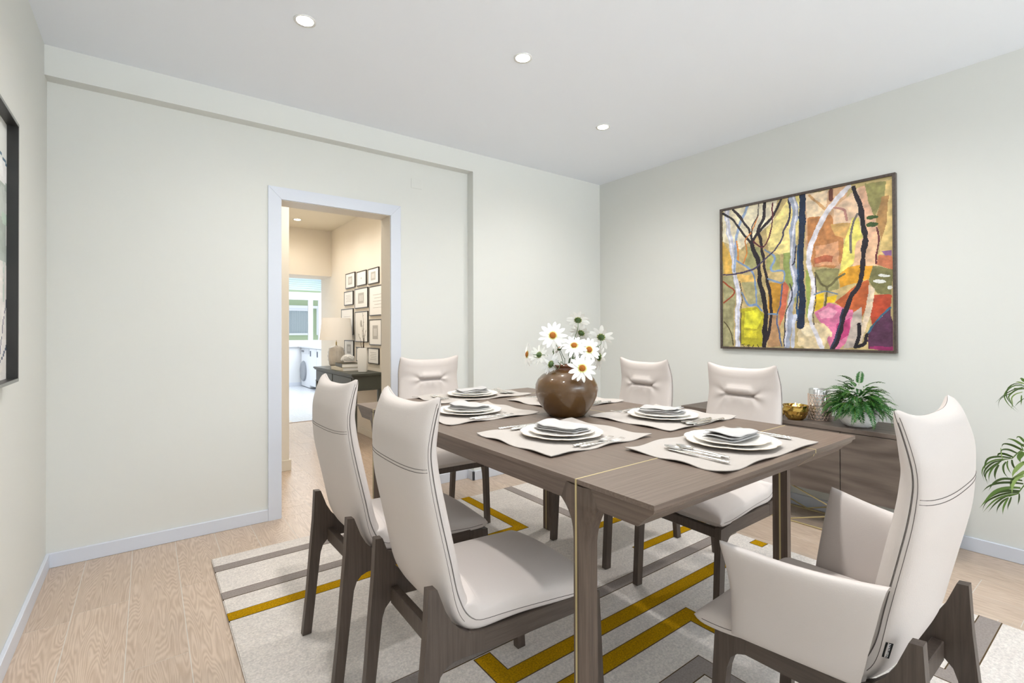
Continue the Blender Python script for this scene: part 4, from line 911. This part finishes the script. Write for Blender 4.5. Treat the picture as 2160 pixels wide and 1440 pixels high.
PALMR = [(4,[0.339,0.673,0.361,0.649,0.377,0.637,0.396,0.608,0.422,0.598]),(4,[0.334,0.519,0.365,0.482,0.381,0.458,0.407,0.441]),(4,[0.333,0.603,0.349,0.613,0.358,0.602]),(4,[0.331,0.92,0.362,0.921,0.388,0.912])]
# ================================================================== PAINTINGS (flat printed / painted surfaces)
import numpy as np
def raster(shapes, w_m, h_m, N, M_, base, seed, dab=.5):
    """paint strokes into an N x M colour field in picture coordinates"""
    rs = np.random.RandomState(seed)
    U, V = np.meshgrid((np.arange(N)+.5)/N, (np.arange(M_)+.5)/M_)
    def noise(k, n=3):
        out = np.zeros_like(U)
        for o in range(n):
            g_ = rs.rand(k*2**o+2, k*2**o+2); x = U*(k*2**o); y = V*(k*2**o); xi, yi = x.astype(int), y.astype(int); fx, fy = x-xi, y-yi
            fx = fx*fx*(3-2*fx); fy = fy*fy*(3-2*fy)
            out += (g_[yi, xi]*(1-fx)*(1-fy)+g_[yi, xi+1]*fx*(1-fy)+g_[yi+1, xi]*(1-fx)*fy+g_[yi+1, xi+1]*fx*fy-.5)/2**o
        return out
    wu, wv = noise(9)*.016, noise(9)*.016
    X = (U+wu)*w_m; Y = (V+wv)*h_m
    img = np.zeros(U.shape+(3,)); img[:] = base
    tex = noise(34, 3); tex2 = noise(60, 2)
    for sh in shapes:
        col = np.array(sh[1], float)
        if sh[0] == 'p':
            P = [(a*w_m, b*h_m) for a, b in sh[2]]; ins = np.zeros(U.shape, bool)
            for (x0, y0), (x1, y1) in zip(P, P[1:]+P[:1]):
                if y0 == y1: continue
                c_ = ((y0 > Y) != (y1 > Y)) & (X < (x1-x0)*(Y-y0)/(y1-y0)+x0); ins ^= c_
            mask = ins
        elif sh[0] == 'e':
            mask = ((X/w_m-sh[2][0])/sh[3][0])**2+((Y/h_m-sh[2][1])/sh[3][1])**2 < 1+tex*.5
        else:
            wd = sh[2]*w_m/2; P = [Vector((a*w_m, b*h_m)) for a, b in sh[3]]
            if len(P) > 2: P = [Vector(p) for p in crom(P, len(P)*5)[0]]
            d2 = np.full(U.shape, 9.)
            for a, b in zip(P, P[1:]):
                ex_, ey = b.x-a.x, b.y-a.y; l2 = ex_*ex_+ey*ey+1e-9
                t = np.clip(((X-a.x)*ex_+(Y-a.y)*ey)/l2, 0, 1); d2 = np.minimum(d2, (X-a.x-t*ex_)**2+(Y-a.y-t*ey)**2)
            mask = np.sqrt(d2) < wd*(1+tex*.35)
        img[mask] = (col*(1+tex[..., None]*.20*dab*2)+tex2[..., None]*16*dab)[mask]
    return np.clip(img, 0, 255)
def art_obj(name, img, P, parent, rough=.45, bump=.3):
    """P(u, v) -> world point; one quad per colour cell"""
    M_, N = img.shape[:2]
    me = bpy.data.meshes.new(name); V = [P(i/N, j/M_) for j in range(M_+1) for i in range(N+1)]
    F = [(j*(N+1)+i, j*(N+1)+i+1, (j+1)*(N+1)+i+1, (j+1)*(N+1)+i) for j in range(M_) for i in range(N)]
    me.from_pydata(V, [], F)
    at_ = me.color_attributes.new('paint', 'FLOAT_COLOR', 'CORNER')
    c = img/255; c = np.where(c <= .04045, c/12.92, ((c+.055)/1.055)**2.4).reshape(-1, 3)
    c4 = np.concatenate([c, np.ones((len(c), 1))], 1); at_.data.foreach_set('color', np.repeat(c4, 4, axis=0).ravel())
    m_ = bpy.data.materials.new(name+'_paint'); m_.use_nodes = True; nt = m_.node_tree
    b = nt.nodes['Principled BSDF']; b.inputs['Roughness'].default_value = rough
    a = nt.nodes.new('ShaderNodeVertexColor'); a.layer_name = 'paint'; nt.links.new(a.outputs[0], b.inputs['Base Color'])
    if bump:
        n = nt.nodes.new('ShaderNodeTexNoise'); n.inputs['Scale'].default_value = 90; bp = nt.nodes.new('ShaderNodeBump'); bp.inputs['Strength'].default_value = bump; bp.inputs['Distance'].default_value = .003
        tc = nt.nodes.new('ShaderNodeTexCoord'); nt.links.new(tc.outputs['Object'], n.inputs[0]); nt.links.new(n.outputs[0], bp.inputs['Height']); nt.links.new(bp.outputs[0], b.inputs['Normal'])
    me.materials.append(m_)
    o = bpy.data.objects.new(name, me); COL.objects.link(o); o.parent = parent; return o
y0, y1, z0, z1 = .937, 1.986, 1.045, 2.062
pt = tag(empty('painting', (3.48, (y0+y1)/2, z0)), 'large colourful abstract painting of bare trees in a thin dark bronze frame', 'painting')
PI_ = Matrix.Translation((-3.48, -(y0+y1)/2, -z0))
o = art_obj('canvas', raster(PAINTING, y1-y0, z1-z0, 300, 290, (186, 168, 118), 4, .6), lambda u, v: (3.4720, y1-u*(y1-y0), z0+v*(z1-z0)), pt, bump=.5); o.matrix_parent_inverse = PI_
fw_ = .016
for a in ((3.462, XR, y0-fw_, y0, z0-fw_, z1+fw_), (3.462, XR, y1, y1+fw_, z0-fw_, z1+fw_), (3.462, XR, y0, y1, z0-fw_, z0), (3.462, XR, y0, y1, z1, z1+fw_)):
    sub(MB().bbox(*a, r=.0012).obj('frame', DKFRAME), pt, PI_)
sub(MB().box(3.4725, 3.486, y0, y1, z0, z1).obj('backing_board', mat('backing_board', (120, 110, 100), .9)), pt, PI_)
# left wall picture in its deep black frame
lx = -.360; y0, y1, z0, z1 = .98, 2.402, .998, 1.898
lp = tag(empty('framed_picture', (XL, 1.7, z0)), 'pale green and white abstract picture in a deep black frame on the left wall', 'picture')
LI = Matrix.Translation((-XL, -1.7, -z0))
for a in ((XL, lx, y0, y0+.012, z0, z1), (XL, lx, y1-.012, y1, z0, z1), (XL, lx, y0+.012, y1-.012, z0, z0+.012), (XL, lx, y0+.012, y1-.012, z1-.012, z1)):
    sub(MB().bbox(*a, r=.001).obj('frame', BLACKM, mats=[SHEENF], midx=lambda f: 1 if f.normal.x > .9 else 0), lp, LI)  # room-facing sides take the painted grey sheen
shp = [('p', (176, 186, 178), [(0, .42), (1, .45), (1, .78), (.8, .84), (.5, .80), (0, .85)]), ('p', (196, 202, 196), [(0, .6), (1, .62), (1, .74), (0, .70)]), ('p', (232, 228, 224), [(0, 0), (1, 0), (1, .45), (.8, .46), (.6, .40), (0, .43)]),
       ('e', (240, 240, 240), (.93, .80), (.09, .05)), ('s', (196, 210, 200), .012, [(.97, .45), (.972, .30)]), ('s', (188, 206, 192), .02, [(.96, .62), (1, .62)]),
       ('s', (92, 120, 140), .008, [(.6, .98), (.8, .9), (1, .84)]), ('s', (80, 88, 110), .006, [(.90, .0), (.96, .18), (1, .30)]), ('s', (90, 100, 120), .006, [(.93, .06), (1, .12)]), ('s', (160, 180, 186), .02, [(.9, .40), (.93, .22)]), ('s', (110, 120, 130), .006, [(.2, .0), (.4, .3), (.7, .5)]), ('s', (120, 150, 140), .02, [(.3, .9), (.5, .7), (.45, .4)])]
o = art_obj('canvas', raster(shp, y1-y0, z1-z0, 140, 90, (226, 228, 224), 9, .22), lambda u, v: (XL+.012, y0+.012+u*(y1-y0-.024), z0+.012+v*(z1-z0-.024)), lp, rough=.6, bump=.1); o.matrix_parent_inverse = LI

# ================================================================== HALL: gallery wall, console and its things
GAL = [(5.69, 6.02, 1.685, 1.868, 'square', 'top row, farthest'), (5.32, 5.63, 1.688, 1.855, 'none', 'top row, middle'), (4.954, 5.264, 1.68, 1.850, 'square', 'top row, nearest the doorway'),
       (5.754, 6.075, 1.483, 1.652, 'lines', 'second row, farthest'), (5.273, 5.695, 1.431, 1.660, 'square', 'second row, middle, wide'), (4.70, 5.225, 1.334, 1.654, 'lines', 'second row, cut by the door jamb'),
       (5.754, 6.19, 1.125, 1.442, 'lines', 'third row, behind the lamp shade'), (5.274, 5.69, 1.045, 1.394, 'dot', 'third row, behind the twigs'), (4.878, 5.225, 1.017, 1.296, 'tall', 'third row, nearest the doorway'),
       (5.74, 6.07, .850, 1.058, 'tall', 'bottom row, behind the lamp base'), (5.30, 5.64, .820, .985, 'none', 'bottom row, behind the white vase'), (4.955, 5.262, .815, .986, 'lines', 'bottom row, nearest the doorway')]
for (a, b, c_, d_, kind, wh) in GAL:
    t = tag(empty('small_framed_picture', (HXR-.008, (a+b)/2, c_)), 'thin black-framed white print on the cream hall wall, '+wh, 'picture', 'gallery of small framed prints')
    ti = Matrix.Translation((-(HXR-.008), -(a+b)/2, -c_)); fw2 = .009; x0, x1 = HXR-.015, HXR-.001
    for q in ((a, a+fw2, c_, d_), (b-fw2, b, c_, d_), (a+fw2, b-fw2, c_, c_+fw2), (a+fw2, b-fw2, d_-fw2, d_)): sub(MB().box(x0, x1, *q).obj('frame', BLACKM), t, ti)
    p_ = sub(MB().box(HXR-.012, HXR-.002, a+fw2, b-fw2, c_+fw2, d_-fw2).obj('print', PAPER), t, ti)
    m_ = MB(); cy, cz, w2, h2 = (a+b)/2, (c_+d_)/2, (b-a)*.24, (d_-c_)*.24
    if kind in ('square', 'tall'):
        m_.box(HXR-.0128, HXR-.012, cy-w2*.9, cy+w2*.9, cz-h2*1.1, cz+h2*1.1)
        g2 = MB(); 
        for k in range(3): g2.box(HXR-.0134, HXR-.0128, cy-w2*.5+k*w2*.4, cy-w2*.35+k*w2*.4, cz-h2*.6, cz+h2*.6)
        q = g2.obj('print_mark', PAPER); q.parent = p_
    elif kind == 'lines':
        for k in range(5): m_.box(HXR-.0128, HXR-.012, cy-w2*1.2, cy+w2*(1.2-.3*(k % 2)), cz-h2+k*h2*.45, cz-h2+k*h2*.45+.004)
    elif kind == 'dot': m_.prism([(cy+.03*math.cos(q*PI/8), cz+.035+.04*math.sin(q*PI/8)) for q in range(16)], 0, HXR-.0128, HXR-.012)
    else: m_.box(HXR-.0128, HXR-.012, cy-.012, cy+.012, cz-.01, cz+.01)
    q = m_.obj('print_motif', PRINTG); q.parent = p_
# console table
cx0, cx1, cy0, cy1, cz = 1.615, 1.948, 4.80, 6.20, .742
ct = tag(empty('console_table', ((cx0+cx1)/2, (cy0+cy1)/2, 0)), 'dark grey-green console table with drawers against the cream hall wall', 'console table')
CI = Matrix.Translation((-(cx0+cx1)/2, -(cy0+cy1)/2, 0))
P_ = lambda mb, n: sub(mb.obj(n, GREENC), ct, CI)
P_(MB().bbox(cx0, cx1, cy0, cy1, cz-.022, cz, r=.005, seg=2), 'tabletop')
P_(MB().bbox(cx0+.012, cx1-.005, cy0+.012, cy1-.012, cz-.034, cz-.022, r=.003), 'moulding')
P_(MB().bbox(cx0+.028, cx1-.01, cy0+.028, cy1-.028, cz-.165, cz-.034, r=.002), 'apron')
P_(MB().bbox(cx0+.022, cx1-.008, cy0+.022, cy1-.022, cz-.172, cz-.162, r=.002), 'moulding')
for a, b in ((cy0+.075, (cy0+cy1)/2-.012), ((cy0+cy1)/2+.012, cy1-.075)):
    d_ = P_(MB().bbox(cx0+.022, cx0+.03, a, b, cz-.150, cz-.046, r=.002), 'drawer')
    k_ = MB().lathe([(.001, 0), (.006, 0), (.006, .012), (.012, .018), (.010, .024), (.001, .026)], 14, cap=False).obj('knob', GREENC, None, smooth=True)
    k_.rotation_euler = (0, -PI/2, 0); k_.location = (cx0+.022-(cx0+cx1)/2, (a+b)/2-(cy0+cy1)/2, cz-.098); k_.parent = d_
    k_.matrix_parent_inverse = Matrix.Translation((0, 0, 0))
for x in (cx0+.024, cx1-.05):
    for y in (cy0+.024, cy1-.064):
        P_(MB().bbox(x, x+.04, y, y+.04, 0.001, cz-.16, r=.003), 'leg')
# table lamp
lt = empty('table_lamp', (1.762, 5.77, cz+.0005))
GLS = mat('ribbed_grey_glass', (205, 198, 188), .2, coat=.5, var=(40, .25, (1, 1, .3)))
def rib(th, i): return 1+.05*abs(math.sin(th*9))
MB().lathe([(.001, 0), (.055, 0), (.060, .004), (.060, .018), (.056, .022)], 40, cap=False).obj('foot', mat('lamp_foot', (222, 206, 184), .4), lt, smooth=True)
bp_ = [(.056, .022)]+[(.060+.028*math.sin(PI*(k+.6)/11)**.7+(.0035 if k % 2 else -.001), .03+.20*k/9) for k in range(10)]+[(.05, .245), (.02, .252), (.012, .262), (.001, .262)]
MB().lathe(bp_, 72, rad=lambda th, i: rib(th, i) if 1 <= i <= 11 else 1, cap=False).obj('base', GLS, lt, smooth=True)
MB().lathe([(.008, .26), (.008, .30), (.003, .305), (.003, .55)], 12).obj('stem', BRASS, lt, smooth=True)
MB().lathe([(.184, .325), (.157, .578), (.155, .578), (.182, .325)], 56, cap=False).obj('shade', SHADE, lt, smooth=False, angle=50)
MB().tube([(-.159, 0, .572), (.159, 0, .572)], .002, 5).tube([(0, -.159, .572), (0, .159, .572)], .002, 5).obj('shade_spider', BRASS, lt)
tag(lt, 'table lamp with ribbed glass base and white drum shade on the console', 'lamp')
# books
def book(x, y, z, L_, w_, t, a, col, lab):
    r_ = empty('book', (x, y, z), a)
    MB().bbox(-w_/2, w_/2, -L_/2, L_/2, 0, .003, r=.0008).bbox(-w_/2, w_/2, -L_/2, L_/2, t-.003, t, r=.0008).bbox(-w_/2, -w_/2+.003, -L_/2, L_/2, 0, t, r=.0008).obj('cover', mat('cover_%d_%d' % (col[0], col[2]), col, .5), r_)
    MB().box(-w_/2+.003, w_/2-.004, -L_/2+.004, L_/2-.004, .003, t-.003).obj('pages', PAPER, r_)
    tag(r_, lab, 'book', 'books on the console')
book(1.770, 5.42, cz+.0005, .36, .22, .036, .05, (226, 218, 198), 'cream hardback, lower of the two books on the console')
book(1.775, 5.40, cz+.037, .30, .20, .040, -.08, (74, 70, 50), 'dark olive hardback, upper of the two books on the console')
cr = empty('coral_ornament', (1.775, 5.40, cz+.0775))
cm = MB(); rnd = random.Random(3)
for k in range(230):
    z_ = 1-(k+.5)/230*1.35; r_ = math.sqrt(max(0, 1-z_*z_)); th = k*2.399963; dv = Vector((r_*math.cos(th), r_*math.sin(th)*1.25, z_*.72)); ln = .070*rnd.uniform(.9, 1.05)
    cm.tube([Vector((0, 0, .042))+dv*.02, Vector((0, 0, .042))+dv*ln], .004, 5, r1=.0055)
q = cm.obj('coral_branches', WHITEC, cr); q['kind'] = 'stuff'
tag(cr, 'white coral-like ornament on top of the two books', 'ornament')
wv = empty('white_vase', (1.80, 5.005, cz+.0005))
MB().lathe([(.001, 0), (.040, 0), (.050, .004), (.058, .10), (.060, .15), (.055, .22), (.050, .252), (.046, .252), (.050, .2), (.001, .18)], 4*12, rad=lambda th, i: (1/max(abs(math.cos(th+.5)), abs(math.sin(th+.5))))**.7*.88, cap=False).obj('body', WHITEC, wv, smooth=False, angle=50)
tag(wv, 'tall white faceted vase on the console, nearest the doorway', 'vase')
TWIG = mat('dark_twig', (58, 44, 34), .8)
for k, (dx, dy, h) in enumerate(((0, .02, .62), (.0, -.10, .44), (.01, .13, .40), (-.01, .20, .26), (.0, -.03, .34), (0, .06, .50))):
    b_ = MB(); p0 = Vector((.01*math.cos(k*1.3), .01*math.sin(k*1.3), .19)); pts = [p0+Vector((dx*t, dy*t*t+.006*math.sin(t*14+k), h*t-.19*t+.0)) for t in [i/12 for i in range(13)]]
    b_.tube(pts, .0034, 5, r1=.001)
    for j in range(3, 12, 2):
        p = pts[j]; b_.tube([p, p+Vector((.004, .008*(-1)**j, .012))], .002, 4, r1=.0008)
    t_ = b_.obj('twig', TWIG); t_.location = (1.80, 5.005, cz); tag(t_, 'dark bare twig, %s of those standing in the white console vase' % ('tallest, upright', 'leaning towards the door', 'leaning away', 'lowest, leaning far out', 'short, inner', 'second tallest')[k], 'twig', 'bare twigs in the white vase')

# ================================================================== PALM beside the right wall
pm = tag(empty('potted_palm', (3.05, -.08, 0)), 'slender green palm whose fronds reach in at the right edge', 'palm plant')
MI = Matrix.Translation((-3.05, .08, 0))
sub(MB().lathe([(.001, 0), (.12, 0), (.155, .02), (.17, .28), (.175, .30), (.165, .30), (.15, .26), (.001, .25)], 40, c=(3.05, -.08, 0.001), cap=False).obj('pot', WHITEC, smooth=True), pm, MI)
sub(MB().lathe([(.001, .262), (.154, .26)], 24, c=(3.05, -.08, 0), cap=False).obj('soil', MATS['potting_soil']), pm, MI)
PG = [mat('palm_leaf_dark', (62, 86, 34), .35), mat('palm_leaf_mid', (88, 118, 50), .35), mat('palm_leaf_light', (138, 164, 92), .35)]
def blade(pts, w, m_, par):
    pts, L_ = crom(pts, 14); V = []
    for i, p in enumerate(pts):
        t = i/13; d = (pts[min(13, i+1)]-pts[max(0, i-1)]).normalized(); sd = d.cross(Vector((1, 0, .25))).normalized()
        ww = w*math.sin(PI*min(1, .12+.88*t))**.55*(1-t**3) if t < 1 else 0
        V += [p+sd*ww, p+Vector((.18*ww, 0, -.25*ww)), p-sd*ww]
    o_ = MB().add(V, [(i*3+j, i*3+j+1, i*3+j+4, i*3+j+3) for i in range(13) for j in range(2)]).obj('leaflet', m_, smooth=True)
    o_.parent = par; return o_
rnd = random.Random(8)
for fi, (lf, (rw, rp)) in enumerate(zip(PALM, PALMR)):
    pts = [Vector((3.0, rp[i], rp[i+1])) for i in range(0, len(rp), 2)]
    top = Vector((3.05, -.06, .55+.12*fi)); pts = [Vector((3.05, -.08+.02*fi, .27)), top]+([] if fi != 3 else [Vector((3.03, .12, .98))])+pts
    rc = sub(MB().tube(crom(pts, 30)[0], .0045, 6, r1=.0018).obj('frond', PG[1], smooth=True), pm, MI)
    for li, (w, p) in enumerate(lf):
        q = [Vector((3.0+.02*math.sin(li*2.1)*(i/len(p)), p[i], p[i+1])) for i in range(0, len(p), 2)]
        mm = PG[2] if fi == 2 or (fi == 3 and li in (1, 7)) or (fi == 0 and li == 14) else PG[0] if (li+fi) % 3 else PG[1]
        blade(q, w/4.5*3.05/1027.7*.60, mm, rc)
# a few more fronds that hang towards the wall side, out of the photograph
for k in range(3):
    a = -1.2-.7*k; tipv = Vector((3.05+.30*math.cos(a), -.08+.45*math.sin(a), .75+.1*k)); pts = [Vector((3.05, -.08, .27)), Vector((3.05, -.09, .65)), (Vector((3.05, -.08, .95))+tipv)/2+Vector((0, 0, .08)), tipv]
    P2 = crom(pts, 30)[0]; rc = sub(MB().tube(P2, .0045, 6, r1=.0018).obj('frond', PG[1], smooth=True), pm, MI)
    for j in range(12, 29, 2):
        d = (P2[j]-P2[j-1]).normalized(); s_ = d.cross(Vector((0, 0, 1))).normalized()
        for sg in (1, -1): blade([P2[j], P2[j]+s_*sg*.09+d*.05+Vector((0, 0, .01)), P2[j]+s_*sg*.17+d*.10+Vector((0, 0, -.07))], .006, PG[j % 2], rc)
